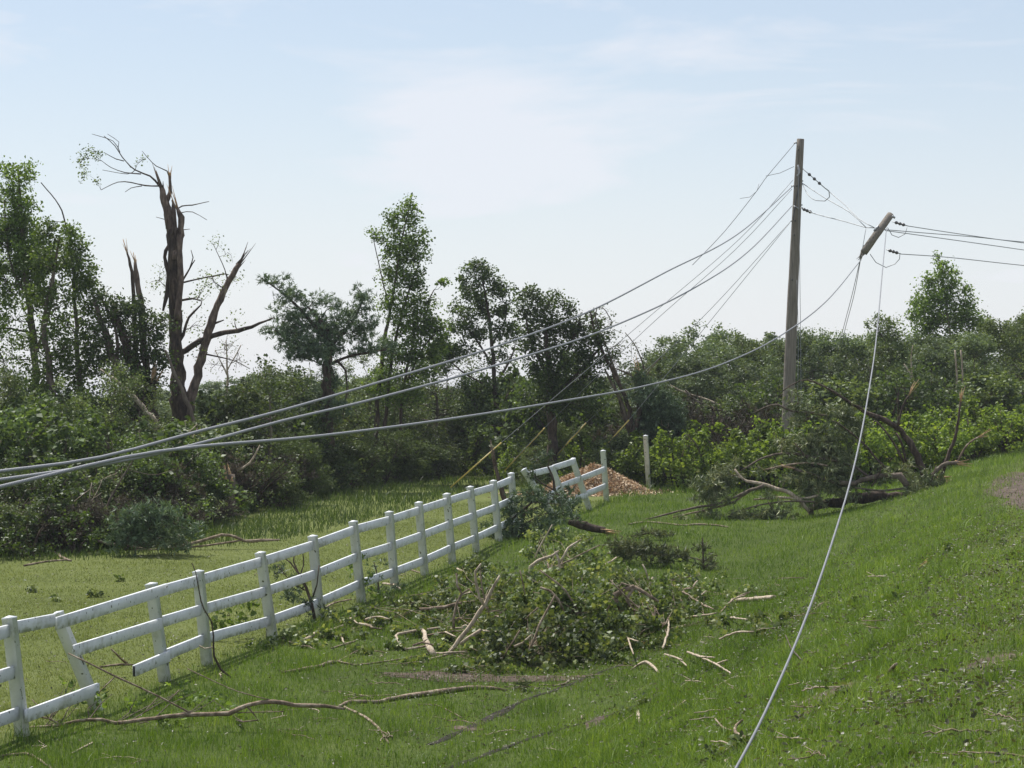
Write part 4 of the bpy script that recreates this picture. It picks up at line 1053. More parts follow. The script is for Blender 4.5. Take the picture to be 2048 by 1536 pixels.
# ---- templates: shrubs and trees of the wood, copied one by one
def shrub(label, w, h, leaf, kind='leaf', size=.08, seed=1, dens=1.0, bark='bark', group=None, per=26, stems=6, rag=.25, name='shrub'):
    r = np.random.default_rng(seed)
    lines, blobs = [], []
    for k in range(stems):
        a = r.uniform(0, 2 * math.pi); q = r.uniform(.2, .9) * w / 2
        e = np.array([math.cos(a) * q, math.sin(a) * q, h * r.uniform(.6, 1.0) * (1 - .35 * (q / w * 2) ** 2)])
        lines.append(('stem', [np.r_[0, 0, -.1, .03], np.r_[e * [.35, .35, .5], .022], np.r_[e, .008]]))
    n = int(7 + 5 * w * h / 4)
    for k in range(n):
        a = r.uniform(0, 2 * math.pi); q = w / 2 * math.sqrt(r.uniform(0, 1)) * .85
        zt = h * (1 - .55 * (q / w * 2) ** 2) * r.uniform(.25, .92)
        s = r.uniform(.16, .30) * min(w, h)
        blobs.append((math.cos(a) * q, math.sin(a) * q, max(.15, zt), s * r.uniform(.8, 1.4), s, s * r.uniform(.7, 1.1), r.uniform(.6, 1.4)))
    for k in range(int(n * rag)):                      # stray shoots
        a = r.uniform(0, 2 * math.pi); q = w / 2 * r.uniform(.2, 1.05)
        blobs.append((math.cos(a) * q, math.sin(a) * q, h * r.uniform(.75, 1.12) * (1 - .4 * (q / w * 2) ** 2), .09, .09, .16, 1.4))
    return grow(name, label, 'shrub', lines, blobs, leaf=leaf, kind=kind, size=size, bark=bark, dens=dens, loc=(0, 0, 0), seed=seed, group=group, per=per, limbs=False, crown='foliage', spread=.15)
def wood_tree(label, w, h, leaf, kind='leaf', size=.13, seed=1, dens=.8, pointed=False, group=None, per=22, name='wood_tree', bark='greybark', low=.25):
    r = np.random.default_rng(seed)
    tip = np.array([r.normal(0, .3), r.normal(0, .3), h * .95])
    lines = [('trunk', [np.r_[0, 0, -.3, .11], np.r_[tip * .5 + r.normal(0, .12, 3), .06], np.r_[tip * .86, .015]])]
    blobs = []
    n = int(22 + w * h * .35)
    for k in range(n):
        t = r.uniform(low, 1)
        half = w / 2 * ((1 - t) ** .8 * 1.25 if pointed else math.sqrt(max(0.04, 1 - ((t - .58) / .46) ** 2)))
        half = min(half, w / 2)
        a = r.uniform(0, 2 * math.pi); q = half * math.sqrt(r.uniform(0, 1))
        s = r.uniform(.34, .62) * (w / 4) ** .5 * (1 - .4 * t * pointed)
        blobs.append((tip[0] * t + math.cos(a) * q, tip[1] * t + math.sin(a) * q, h * t, s * 1.2, s, s * .8, r.uniform(.6, 1.3)))
    return grow(name, label, 'tree', lines, blobs, leaf=leaf, kind=kind, size=size, bark=bark, dens=dens, loc=(0, 0, 0), seed=seed, group=group, per=per, spread=.27)

def place(t, used, x, y, rz, sc, label, group, sink=0.0, sz=None):
    o = t if not used[0] else dup(t)
    used[0] = True
    o.location = (float(x), float(y), float(gz(x, y)) - sink)
    o.rotation_euler = (0, 0, rz)
    o.scale = (sc, sc, sz if sz else sc)
    o['label'] = label; o['group'] = group
    return o

T = {}
def tmpl(key, fn, *a, **k):
    T.setdefault(key, []).append((fn(*a, **k), [False]))
for s in range(3):
    tmpl('bright', shrub, 'x', 2.2, 1.5, 'bright', 'broad', .092, 50 + s, 1.2, per=28, rag=.6, name='bush')
    tmpl('leafy', shrub, 'x', 2.4, 2.2, 'darkleaf', 'leaf', (.06, .08, .12)[s], 60 + s, (1.3, 1.1, .9)[s], per=(46, 34, 20)[s], rag=.7)
    tmpl('mid', shrub, 'x', 2.4, 2.4, 'midleaf', ('leaf', 'narrow', 'broad')[s], (.06, .08, .10)[s], 70 + s, 1.1, per=(44, 36, 22)[s], rag=.8)
    tmpl('juniper', shrub, 'x', 2.0, 2.0, 'juniper', 'needle', .11, 80 + s, 1.9, per=80, rag=.5, stems=4, name='juniper_bush')
    tmpl('brushy', shrub, 'x', 2.6, 1.6, 'midleaf', 'leaf', .07, 90 + s, .7, per=12, rag=.8, stems=16, name='brush')
    tmpl('lawnside', shrub, 'x', 1.6, .9, 'weed', 'broad', .08, 95 + s, .9, per=20, rag=.7, name='low_plant')
for s in range(2):
    tmpl('brown', shrub, 'x', 2.4, 1.5, 'deadleaf', 'needle', .12, 150 + s, 1.5, per=60, rag=.8, stems=22, name='dead_brush')
for s in range(4):
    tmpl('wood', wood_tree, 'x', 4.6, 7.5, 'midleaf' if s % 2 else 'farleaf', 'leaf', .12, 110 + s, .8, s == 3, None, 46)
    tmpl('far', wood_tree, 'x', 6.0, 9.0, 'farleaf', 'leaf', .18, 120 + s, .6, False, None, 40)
for s in range(2):
    tmpl('thin', wood_tree, 'x', 2.6, 5.0, 'midleaf', 'leaf', .075, 140 + s, 1.0, False, None, 34, 'slender_tree')
rp_ = np.random.default_rng(77)
def put(key, x, y, sc=1.0, label='', group='', sz=None, sink=.05):
    t, used = T[key][int(rp_.integers(0, len(T[key])))]
    return place(t, used, x, y, rp_.uniform(0, 6.28), sc * rp_.uniform(.88, 1.15), label, group, sink, sz)

LB = {'bright': ('bright green broad leaved bush in the low row before the wood', 'bright bushes along the foot of the wood'),
      'leafy': ('dark leafy shrub in the tangled undergrowth', 'dark leafy shrubs of the undergrowth'),
      'mid': ('loose mid green shrub in the tangled undergrowth', 'mid green shrubs of the undergrowth'),
      'juniper': ('feathery olive green juniper at the edge of the left wood', 'junipers at the edge of the wood'),
      'brushy': ('twiggy half bare brush in the tangled undergrowth', 'twiggy brush in the undergrowth'),
      'lawnside': ('low light green plant at the edge of the mown lawn', 'low plants along the lawn edge'),
      'wood': ('leafy tree standing in the wood behind the shrubs', 'trees of the wood behind the shrubs'),
      'far': ('hazy distant tree far behind the shrubs', 'distant hazy trees'),
      'thin': ('slender open young tree rising from the undergrowth', 'slender young trees in the undergrowth'),
      'brown': ('brown wilted brush in the left undergrowth', 'brown wilted brush')}
def row(px0, px1, step, dy, choices, sc, top=None, hh=None):
    """shrubs from px0 to px1, dy behind the edge; top = photo row their tops should reach"""
    px = px0
    while px < px1:
        k = choices[int(rp_.integers(0, len(choices)))]
        y = front_y(min(max(px, -80), 2040)) + dy + rp_.uniform(-.5, .5)
        x = X_of(px, y)
        s_ = sc
        sz = None
        if top is not None:
            tp = np.interp(px, top[0], top[1]) + rp_.normal(0, 6)
            want = EYE + (HOR - tp) / FPX * y - float(gz(x, y))
            base = {'bright': 1.5, 'leafy': 2.2, 'mid': 2.4, 'juniper': 2.0, 'brushy': 1.6, 'lawnside': .9, 'wood': 7.5, 'far': 9.0, 'brown': 1.5, 'thin': 5.0}[k]
            sz = max(.3, want / base * 1.0)
            s_ = max(.6, min(1.5, (sz + sc) / 2)) if k not in ('wood', 'far', 'poplar', 'thin') else max(.6, min(1.3, sz))
        put(k, x, y, s_, *LB[k], sz=sz)
        px += step * rp_.uniform(.75, 1.25)
TOPS = ([-150, 0, 150, 300, 420, 480, 560, 640, 700, 800, 900, 960, 1060, 1200, 1290, 1340, 1420, 1560, 1700, 1850, 2048, 2200])
def tops(*v): return (TOPS[:len(v)], v)
# front rows
row(-120, 250, 75, 1.0, ['leafy', 'mid'], .9, ([-150, 250], [985, 1000]))
row(250, 460, 60, 1.3, ['brushy', 'juniper', 'brushy'], .9, ([250, 460], [1000, 960]))
row(470, 700, 60, .9, ['juniper', 'leafy'], .9, ([470, 560, 700], [960, 900, 900]))
row(700, 870, 60, 1.0, ['juniper'], 1.1, ([700, 780, 870], [880, 862, 905]))
row(870, 1100, 62, .9, ['leafy', 'mid', 'bright'], .8, ([870, 1100], [890, 880]))
row(1090, 1290, 60, .9, ['mid', 'leafy', 'bright'], .8, ([1090, 1290], [880, 862]))
row(1280, 2140, 62, .7, ['bright'], 1.0, ([1280, 1350, 1450, 1600, 1800, 2000, 2140], [880, 868, 862, 850, 835, 815, 800]))
row(1290, 2140, 80, 2.1, ['bright', 'bright', 'mid'], 1.0, ([1280, 1450, 1600, 1800, 2000, 2140], [862, 850, 838, 820, 805, 800]))
row(-40, 700, 90, -.35, ['lawnside'], .8)
row(120, 470, 62, .55, ['brown'], .8, ([120, 250, 470], [1015, 990, 985]))
row(330, 660, 90, 2.0, ['brown'], .9, ([330, 660], [930, 900]))
row(1300, 1560, 90, 3.4, ['brown'], 1.0, ([1300, 1560], [800, 820]))
row(-420, -120, 85, 1.0, ['leafy', 'mid'], .9, ([-420, -120], [985, 985]))
row(-420, -120, 85, 4.0, ['leafy', 'mid'], 1.2, ([-420, -120], [880, 890]))
row(-420, -120, 85, 8.0, ['leafy', 'thin'], 1.3, ([-420, -120], [790, 800]))
# second rows
row(-130, 300, 75, 3.2, ['leafy', 'mid', 'brushy'], 1.1, ([-150, 300], [900, 910]))
row(300, 700, 75, 3.2, ['juniper', 'leafy', 'brushy'], 1.1, ([300, 450, 700], [900, 880, 850]))
row(700, 1300, 75, 3.2, ['juniper', 'leafy', 'mid'], 1.1, ([700, 900, 1300], [840, 830, 840]))
row(-130, 500, 80, 6.0, ['leafy', 'mid'], 1.3, ([-150, 120, 300, 500], [830, 820, 850, 850]))
row(480, 1330, 80, 6.0, ['juniper', 'mid', 'leafy'], 1.3, ([480, 600, 700, 850, 1000, 1200, 1330], [800, 800, 800, 800, 800, 800, 800]))
row(-130, 1330, 85, 9.5, ['mid', 'leafy'], 1.5, ([-150, 0, 380, 430, 520, 640, 760, 900, 1330], [800, 800, 810, 790, 750, 740, 770, 790, 780]))
row(-130, 180, 80, 9.5, ['thin'], 1.0, ([-150, 0, 180], [745, 740, 765]))
row(190, 330, 90, 9.5, ['thin'], 1.0, ([100, 200, 345], [765, 745, 780]))
row(470, 660, 60, 4.5, ['thin', 'mid'], 1.0, ([470, 520, 600, 660], [770, 735, 750, 760]))
row(690, 950, 48, 5.0, ['thin'], 1.0, ([690, 760, 850, 950], [730, 700, 690, 740]))
row(900, 1240, 60, 5.0, ['thin', 'leafy'], 1.0, ([900, 1000, 1240], [760, 740, 720]))
# wood behind on the right
row(1290, 2150, 80, 6.5, ['mid', 'leafy', 'mid', 'brushy'], 1.5, ([1290, 1350, 1500, 1700, 1850, 2048, 2150], [830, 790, 770, 760, 750, 740, 740]))
row(1330, 2180, 74, 11, ['wood', 'wood', 'thin'], 1.0, ([1330, 1400, 1500, 1600, 1700, 1800, 1900, 2000, 2060, 2180], [725, 700, 710, 700, 705, 690, 685, 670, 640, 620]))
row(1330, 2180, 62, 19, ['wood'], 1.0, ([1330, 1345, 1365, 1400, 1440, 1480, 1520, 1560, 1620, 1660, 1700, 1740, 1800, 2000, 2040, 2180], [720, 650, 640, 668, 650, 690, 665, 670, 672, 680, 655, 670, 670, 660, 625, 610]))
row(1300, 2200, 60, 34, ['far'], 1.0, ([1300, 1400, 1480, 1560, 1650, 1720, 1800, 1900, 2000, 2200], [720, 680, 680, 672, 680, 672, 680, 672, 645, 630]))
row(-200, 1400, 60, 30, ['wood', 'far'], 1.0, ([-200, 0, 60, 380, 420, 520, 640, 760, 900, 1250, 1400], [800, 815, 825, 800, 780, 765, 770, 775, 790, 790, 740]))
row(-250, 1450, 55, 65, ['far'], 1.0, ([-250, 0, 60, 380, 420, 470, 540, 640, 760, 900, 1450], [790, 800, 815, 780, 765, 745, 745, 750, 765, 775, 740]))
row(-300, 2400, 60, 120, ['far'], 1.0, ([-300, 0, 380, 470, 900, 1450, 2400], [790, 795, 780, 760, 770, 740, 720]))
def dead_stem(seed):
    r = np.random.default_rng(seed)
    H = r.uniform(2.2, 3.4); a = r.uniform(.3, .9)
    tip = np.array([H * math.sin(a), 0, H * math.cos(a)])
    root = thing('dead_sapling', 'x', 'dead tree', (0, 0, 0))
    q = spline([np.r_[0, 0, -.2, .04], np.r_[tip * .5 + r.normal(0, .12, 3), .03], np.r_[tip, .012]], .25, .012, r)
    m_ = M['palebark' if seed % 3 == 0 else 'greybark']
    mb = MB(); mb.tube(q, q[:, 3], 6, .08); mb.build('trunk', m_, root, smooth=True)
    for k in range(7):
        i = int(r.integers(len(q) // 3, len(q) - 1)); p = q[i, :3]
        e = p + r.normal(0, .4, 3) + tip / H * .35
        m2 = MB(); m2.tube(spline([np.r_[p, .014], np.r_[(p + e) / 2 + r.normal(0, .08, 3), .009], np.r_[e, .003]], .15), [.014, .003][0] * .6, 4); m2.build('limb', m_, root)
    return root
T['dead'] = [(dead_stem(500 + s), [False]) for s in range(5)]
LB['dead'] = ('bare dead stem leaning in the storm torn brush', 'bare dead stems in the brush')
for k in range(34):
    px = rp_.uniform(-40, 2060); dy = rp_.uniform(1.0, 7.5)
    y = front_y(px) + dy
    if 420 < px < 700: continue
    o = put('dead', X_of(px, y), y, rp_.uniform(.5, .9), *LB['dead'])
DK = 1.0
for key, ts in T.items():                               # a template nobody used must not stand at the origin
    for t, used in ts:
        if not used[0]:
            for o in list(t.children_recursive) + [t]: bpy.data.objects.remove(o)
# ---------------------------------------------------------------- storm debris
def gp(p, w=None):
    """(px, py[, width px[, height above the ground m]]) -> x, y, z, radius"""
    h = p[3] if len(p) > 3 else None
    w = p[2] if len(p) > 2 else (w or 4)
    q = G(p[0], p[1], 0 if h is None else h)
    r = w / 2.0 * q[1] / FPX
    if h is None: q = q + UP * r * .9
    return np.r_[q, r]
def debris(name, label, cat, lines, blobs, seed=1, base=None, **k):
    up = k.pop('up', False)
    hh = lambda p: p[3] if len(p) > 3 else 0.0
    D = None
    allp = [p for ln in lines for p in ln[1]]
    if lines and max(hh(p) for p in allp) >= .3:       # something that stands up: its rise stays over its foot
        p0 = min(lines[0][1], key=hh)
        D = gp(p0)[1]
    f = (lambda p: np.r_[P(p[0], p[1], D), p[2] / 2.0 * D / FPX]) if D else gp
    L = [(ln[0], [f(p) for p in ln[1]]) + tuple(ln[2:]) for ln in lines]
    r = np.random.default_rng(seed)
    B = []
    for b in blobs:        # px, py, height, rx px, rz px, density
        c = P(b[0], b[1], D + r.uniform(-.25, .25)) if up and D else G(b[0], b[1], b[2])
        s_ = c[1] / FPX
        B.append((*c, b[3] * s_, b[3] * s_ * .8, b[4] * s_, b[5] if len(b) > 5 else 1.0))
    if base is None:
        base = L[0][1][0][:3] if L else np.array(B[0][:3])
    loc = np.array([base[0], base[1], float(gz(base[0], base[1]))])
    return grow(name, label, cat, L, B, seed=seed, loc=loc, **k)
def stick(label, pts, mat='stick', cat='branch', name='fallen_branch', extra=(), blobs=(), seed=5, torn=0, **k):
    lines = [('stem', pts, mat, torn)] + [('side_branch', e, mat) for e in extra]
    kw = dict(wob=.1, leaf='fallen', kind='broad', size=.085, per=14, dens=2.0, limbs=False, spread=.14, crown='leaves', twigmat='twig', group=None)
    kw.update(k)
    if not blobs: kw['leaf'] = None
    return debris(name, label, cat, lines, blobs, seed=seed, **kw)
def z8(L): return [(1200 + p[0] / 2.415, 700 + p[1] / 2.415) + tuple(p[2:]) for p in L]
def z5(L): return [(500 + p[0] / 3.072, 1000 + p[1] / 3.072) + tuple(p[2:]) for p in L]
def z6(L): return [(800 + p[0] / 3.413, 800 + p[1] / 3.413) + tuple(p[2:]) for p in L]
def z3(L): return [(p[0] / 3.151, 1050 + p[1] / 3.151) + tuple(p[2:]) for p in L]
def za(L): return [(1000 + p[0] / 3.368, 1080 + p[1] / 3.368) + tuple(p[2:]) for p in L]
def zb(L): return [(1500 + p[0] / 3.369, 1080 + p[1] / 3.369) + tuple(p[2:]) for p in L]

# ---- the uprooted pine on the bank
DT = float(G(1700, 1018)[1])
def fl(pts, off=0.0): return [p + (off + (k * .0),) for k, p in enumerate(z8(pts))]
ft_lines = [('trunk', fl([(1020, 770, 14), (1100, 745, 18), (1200, 720, 21), (1350, 710, 20), (1480, 705, 20), (1560, 690, 24)]), 'bark', 1.0),
            ('root_end', fl([(1540, 690, 22), (1600, 660, 32), (1668, 650, 22)]), 'bark', .9),
            ('limb', fl([(1580, 640, 14), (1530, 510, 13), (1450, 390, 11), (1380, 340, 10), (1300, 310, 8), (1220, 262, 6), (1150, 215, 5), (1080, 175, 4), (1000, 145, 3), (940, 160, 2.4), (880, 200, 2)], .3), 'bark'),
            ('limb', fl([(1640, 620, 8), (1690, 490, 7), (1720, 400, 6), (1742, 250, 4)], -.2), 'bark', .6),
            ('limb', fl([(1490, 670, 14), (1450, 615, 13), (1380, 605, 11), (1300, 615, 10), (1230, 642, 9), (1130, 640, 8), (1060, 612, 6), (930, 570, 5)], -.5), 'greybark', .6),
            ('limb', fl([(1440, 380, 5), (1450, 310, 4.5), (1478, 240, 4), (1495, 215, 3)], .2), 'bark', .7),
            ('limb', fl([(1480, 540, 5), (1450, 440, 5), (1430, 400, 4)], .1), 'bark'), ('limb', fl([(1470, 545, 5), (1400, 420, 4), (1335, 345, 3)], -.2), 'bark'),
            ('limb', fl([(1410, 600, 6), (1350, 540, 5), (1270, 450, 4), (1180, 375, 3), (1120, 340, 2)], -.3), 'bark'),
            ('limb', fl([(1010, 780, 8), (940, 705, 8), (850, 668, 8), (775, 645, 7), (735, 640, 6), (690, 625, 5), (650, 575, 4)], -.7), 'palebark'),
            ('limb', fl([(790, 655, 7), (700, 690, 6), (650, 712, 5), (560, 745, 5), (450, 762, 4.5), (300, 800, 4), (160, 832, 2)], -.9), 'greybark'),
            ('limb', fl([(740, 668, 5), (650, 730, 5), (560, 760, 4), (350, 808, 2.4)], -.8), 'stick'),
            ('limb', fl([(1300, 615, 5), (1240, 570, 5), (1150, 540, 5), (1020, 515, 5), (940, 500, 5), (880, 500, 5), (780, 522, 4), (720, 560, 3), (680, 582, 2)], -.2), 'greybark'),
            ('limb', fl([(1100, 560, 4), (1000, 545, 4), (880, 560, 4), (790, 580, 3)], -.5), 'stick'),
            ('limb', fl([(1180, 330, 3), (1050, 310, 5), (1000, 300, 5), (930, 297, 4), (860, 265, 4), (800, 275, 3), (740, 305, 2)], .4), 'greybark'),
            ('limb', fl([(1600, 610, 8), (1650, 555, 8), (1700, 548, 8), (1732, 545, 8)], -.4), 'greybark', .6), ('limb', fl([(1725, 545, 4), (1755, 485, 4), (1790, 445, 4), (1830, 420, 3)], -.3), 'stick', .5),
            ('limb', fl([(1060, 700, 5), (980, 718, 5), (880, 712, 5), (740, 722, 3)], -.7), 'palebark'), ('limb', fl([(1040, 735, 4), (940, 730, 4), (780, 745, 3), (650, 785, 2)], -.9), 'greybark'),
            ('limb', fl([(1480, 668, 5), (1350, 680, 4), (1230, 665, 3)], -.6), 'greybark'), ('limb', fl([(1310, 660, 3), (1345, 610, 3), (1360, 560, 2)], -.6), 'bark'),
            ('limb', fl([(860, 850, 3), (840, 780, 3), (810, 730, 2)], -1.0), 'bark'), ('limb', fl([(1060, 600, 4), (1000, 520, 3), (940, 450, 2)], -.4), 'bark'),
            ('limb', fl([(1590, 720, 3), (1600, 640, 3), (1625, 560, 2)], -.7), 'bark'), ('limb', fl([(1440, 370, 3), (1438, 300, 2.4), (1440, 230, 2)], .1), 'bark')]
def fb(b): return [(1200 + p[0] / 2.415, 700 + p[1] / 2.415, p[2] / 2.415, p[3] / 2.415) + tuple(p[4:]) for p in b]
ft_blobs = fb([(540, 640, 70, 50, 1.0, -.5), (600, 600, 60, 40, .9, -.4), (560, 690, 60, 40, .8, -.8), (500, 660, 30, 40, .7, -.6), (480, 790, 90, 28, .8, -1), (600, 800, 110, 30, 1.0, -.9), (720, 790, 100, 30, .8, -.9), (840, 790, 90, 40, .8, -.9), (920, 770, 60, 40, .6, -.9),
               (880, 430, 60, 30, .5, 0), (980, 430, 80, 50, .7, .0), (1060, 450, 80, 60, .8, 0), (1000, 520, 60, 40, .6, -.3), (1060, 570, 60, 60, 1.1, -.3), (1100, 620, 50, 40, .8, -.4), (1170, 560, 60, 70, 1.0, -.1), (1130, 500, 60, 50, .8, 0), (1010, 620, 50, 60, .8, -.5),
               (1100, 400, 70, 40, .6, .2), (1180, 420, 60, 50, .6, .2), (960, 240, 40, 50, .7, .4), (950, 300, 26, 50, .6, .4), (1100, 320, 60, 40, .6, .3), (1180, 300, 60, 40, .8, .3), (1230, 340, 50, 50, .7, .3), (1060, 680, 60, 30, .5, -.6), (760, 560, 50, 30, .35, -.3), (660, 540, 60, 20, .4, -.3),
               (1600, 650, 60, 40, 1.6, -.4), (1650, 665, 40, 30, 1.6, -.5), (1560, 700, 60, 30, 1.2, -.6), (1530, 660, 50, 50, 1.2, -.5), (1560, 600, 40, 40, .6, -.3), (1620, 690, 50, 36, .9, -.5), (1500, 720, 60, 26, .5, -.8), (1360, 600, 40, 50, .35, -.5), (1480, 560, 30, 60, .4, .2), (1640, 590, 26, 40, .5, -.3), (900, 620, 40, 30, .3, -.6), (1200, 640, 60, 40, .4, -.4), (830, 700, 50, 30, .4, -.8)])
ptree('fallen_pine', 'big uprooted pine lying on the right bank with limbs arching over it', DT, ft_lines, ft_blobs, cat='fallen tree', seed=201,
      leaf='drypine', kind='needle', size=.15, per=90, dens=4.6, spread=.17, hang=.4, ndroop=.7, twigmat='stick', twigp=.5, thick=.7)
stick('thin bare stick on the grass in front of the tips of the fallen pine', z8([(140, 845, 4), (220, 836, 4), (320, 842, 4), (400, 850, 3), (480, 846, 4), (560, 850, 4), (618, 858, 3)]), seed=202)

# ---- wood chip heap behind the bent fence
def heap():
    c = G(1188, 985); cx, cy = c[0], 67.5; z0 = float(gz(cx, cy)); cx = X_of(1174, cy)
    root = thing('wood_chip_heap', 'low heap of reddish brown wood chips behind the leaning fence bay', 'heap', (cx, cy, z0))
    r = np.random.default_rng(5)
    Rx, Ry, H = 1.5, 1.2, .80
    def hz(u, v):
        q = np.sqrt(u * u + v * v)
        return H * np.clip(1 - q, 0, 1) ** .85 * (1 + .1 * np.sin(u * 7) * np.cos(v * 6 + 1)) - .02
    n = 60
    U, Vv = np.meshgrid(np.linspace(-1.1, 1.1, n), np.linspace(-1.1, 1.1, n))
    Z = hz(U - .1, Vv)
    Vt = np.stack([U * Rx, Vv * Ry, Z + gz(cx + U * Rx, cy + Vv * Ry) - z0 - .03], -1).reshape(-1, 3)
    i = (np.arange(n - 1)[:, None] * n + np.arange(n - 1)[None, :]).ravel()
    mb = MB(); mb.add(Vt, np.stack([i, i + 1, i + n + 1, i + n], -1))
    m = 34000
    a = r.uniform(0, 6.283, m); q = np.sqrt(r.uniform(0, 1, m)) * 1.12
    q = np.where(q > .95, .95 + (q - .95) * r.exponential(1.2, m), q)
    u, v = np.cos(a) * q + .0, np.sin(a) * q
    C = np.stack([u * Rx, v * Ry, np.clip(hz(u - .1, v), 0, None) + gz(cx + u * Rx, cy + v * Ry) - z0 + .01], -1)
    D = nrm(r.normal(0, 1, (m, 3)) * [1, 1, .5]); N_ = nrm(r.normal(0, .6, (m, 3)) + [0, 0, 1])
    Vl, Fl = leaf_quads(C, D, N_, r.uniform(.05, .13, m), r.uniform(.014, .032, m))
    mb.add(Vl, Fl)
    mb.build('chips', M['chips'], root)
heap()

# ---- torn pine tangle at the break in the fence
stick('snapped thin dark trunk with a torn tan tip leaning left against the fence', z6([(850, 880, 6, .1), (790, 810, 10, .3), (740, 745, 12, .7), (705, 650, 10, 1.0), (672, 530, 8, 1.4), (648, 450, 7, 1.6)]), 'bark', 'broken trunk', 'snapped_trunk', seed=210, torn=1.3,
      extra=[z6([(890, 930, 7), (860, 900, 6), (825, 860, 5, .2)])])
debris('pine_tangle', 'dark heap of torn pine boughs against the foot of the fence', 'brush',
       [('stem', z6([(740, 940, 8), (800, 860, 8, .3), (860, 760, 6, .6)]), 'bark'), ('stem', z6([(700, 900, 5), (760, 820, 5, .5), (900, 700, 4, .9)]), 'bark')],
       [(1010, 1035, .7, 26, 24), (1030, 1055, .4, 34, 26, 1.3), (1010, 1075, .15, 30, 16, 1.2), (1050, 1070, .25, 34, 20, 1.3), (1080, 1045, .5, 34, 24, 1.1), (1110, 1040, .5, 28, 26, 1.0), (1060, 1015, .7, 26, 22, .9), (1130, 1010, .6, 22, 18, .8), (1000, 1060, .3, 18, 30, 1), (975, 1030, .5, 24, 26, .6), (1150, 1030, .3, 24, 14, .9), (1050, 985, .9, 24, 20, .9), (1090, 1000, .8, 28, 20, 1.0), (1035, 1005, .7, 26, 24, 1.1), (1080, 1075, .2, 40, 18, 1.2), (1120, 1065, .2, 34, 14, 1.1), (1150, 1000, .6, 16, 14, .7)],
       seed=211, up=True, leaf='pine', kind='needle', size=.14, per=80, dens=1.9, spread=.13, limbs=False, crown='foliage')
debris('uprooted_sapling', 'slim dark sapling standing crooked in front of the collapsed fence bay', 'sapling',
       [('stem', z6([(1120, 830, 6, .0), (1105, 720, 6, .6), (1050, 600, 5, 1.1), (1040, 520, 5, 1.5), (1010, 455, 3, 1.8)]), 'bark'), ('side_branch', z6([(1105, 720, 4, .6), (1150, 660, 3, .9)]), 'bark'), ('side_branch', z6([(1060, 620, 3, 1.0), (960, 560, 3, 1.3), (900, 500, 2, 1.5)]), 'bark')],
       [(1068, 958, 1.4, 20, 14, .9), (1085, 925, 1.8, 22, 12, .8), (1100, 915, 1.9, 14, 10, .7), (1075, 985, 1.1, 18, 14, .7), (1100, 990, 1.0, 18, 12, .6), (1062, 1000, .9, 16, 14, .7), (1125, 1000, .8, 18, 14, .8), (1140, 985, .9, 12, 14, .6)],
       seed=212, up=True, leaf='pine', kind='needle', size=.14, per=70, dens=1.7, spread=.15, crown='foliage')
stick('dark broken log with an orange split end behind the brush pile', z6([(1150, 830, 12, .25), (1230, 850, 16, .2), (1300, 870, 15, .15), (1400, 890, 12, .1)]), 'bark', 'log', 'broken_log', seed=213, torn=.8, extra=[z6([(1220, 840, 5, .3), (1280, 835, 5, .4)]), z6([(1180, 830, 6, .3), (1225, 800, 5, .5)])])
debris('pine_bough', 'flat grey green pine bough lying alone on the grass right of the broken log', 'bough', [('stem', [(1262, 1075, 4), (1300, 1068, 4), (1330, 1070, 2)], 'bark')],
       [(1285, 1068, .12, 18, 8, 1.3), (1305, 1066, .15, 22, 9, 1.4), (1322, 1070, .1, 14, 6, 1.1)], seed=214, leaf='drypine', kind='needle', size=.12, per=80, dens=2.4, spread=.12, limbs=False, crown='foliage')
debris('pine_bough', 'long pine bough lying behind the brush pile', 'bough', [('stem', [(1215, 1110, 6), (1290, 1105, 6, .2), (1380, 1118, 5), (1420, 1125, 3)], 'bark')],
       [(1235, 1100, .25, 26, 16, 1.2), (1265, 1098, .3, 26, 16, 1.2), (1300, 1100, .3, 28, 14, 1.2), (1335, 1108, .25, 26, 12, 1.1), (1365, 1115, .2, 26, 10, .9), (1255, 1120, .1, 30, 8, .9), (1320, 1122, .1, 40, 8, .8)], seed=215, leaf='drypine', kind='needle', size=.13, per=90, dens=4.0, spread=.12, limbs=False, crown='foliage')
debris('pine_bough', 'upright tuft of pine at the right end of the long bough behind the pile', 'bough', [('stem', [(1408, 1140, 4), (1406, 1110, 3, .35), (1405, 1075, 2, .8)], 'bark')],
       [(1415, 1120, .3, 18, 18, 1.1), (1408, 1100, .5, 14, 14, .9), (1425, 1135, .15, 14, 12, 1.0), (1395, 1130, .2, 12, 12, .8)], seed=216, up=True, leaf='drypine', kind='needle', size=.12, per=80, dens=2.0, spread=.12, limbs=False, crown='foliage')

# ---- the brush pile of leafy branches
def leafy(label, lines, blobs, seed, **k):
    kw = dict(leaf='fallen', kind='leaf', size=.074, per=52, dens=3.2, spread=.14, limbs=False, crown='leaves', twigmat='stick', droop=.8, thick=.7, twigp=.65)
    kw.update(k)
    return debris('leafy_branch', label, 'branch', [('stem', [(p[0], p[1], p[2] * .6) + tuple(p[3:]) for p in l], 'stick') for l in lines], blobs, seed=seed, group='broken leafy branches of the brush pile', **kw)
leafy('biggest mound of drooping leafy branches, at the dark front of the brush pile', [[(1050, 1320, 8, .1), (1080, 1250, 8, .5), (1110, 1190, 6, .8)], [(1000, 1325, 5, .05), (1040, 1260, 5, .4)]],
      [(1080, 1232, .5, 60, 24, .9), (1030, 1245, .4, 50, 26, .9), (1120, 1255, .45, 60, 28, 1.2), (1060, 1285, .28, 60, 26, 1.3), (1010, 1285, .25, 46, 26, 1.2), (1130, 1295, .25, 55, 24, 1.3), (1085, 1315, .12, 70, 16, 1.2), (1000, 1315, .1, 46, 12, 1.0), (1170, 1310, .12, 46, 14, 1.1), (1160, 1270, .35, 46, 30, 1.2)], 230)
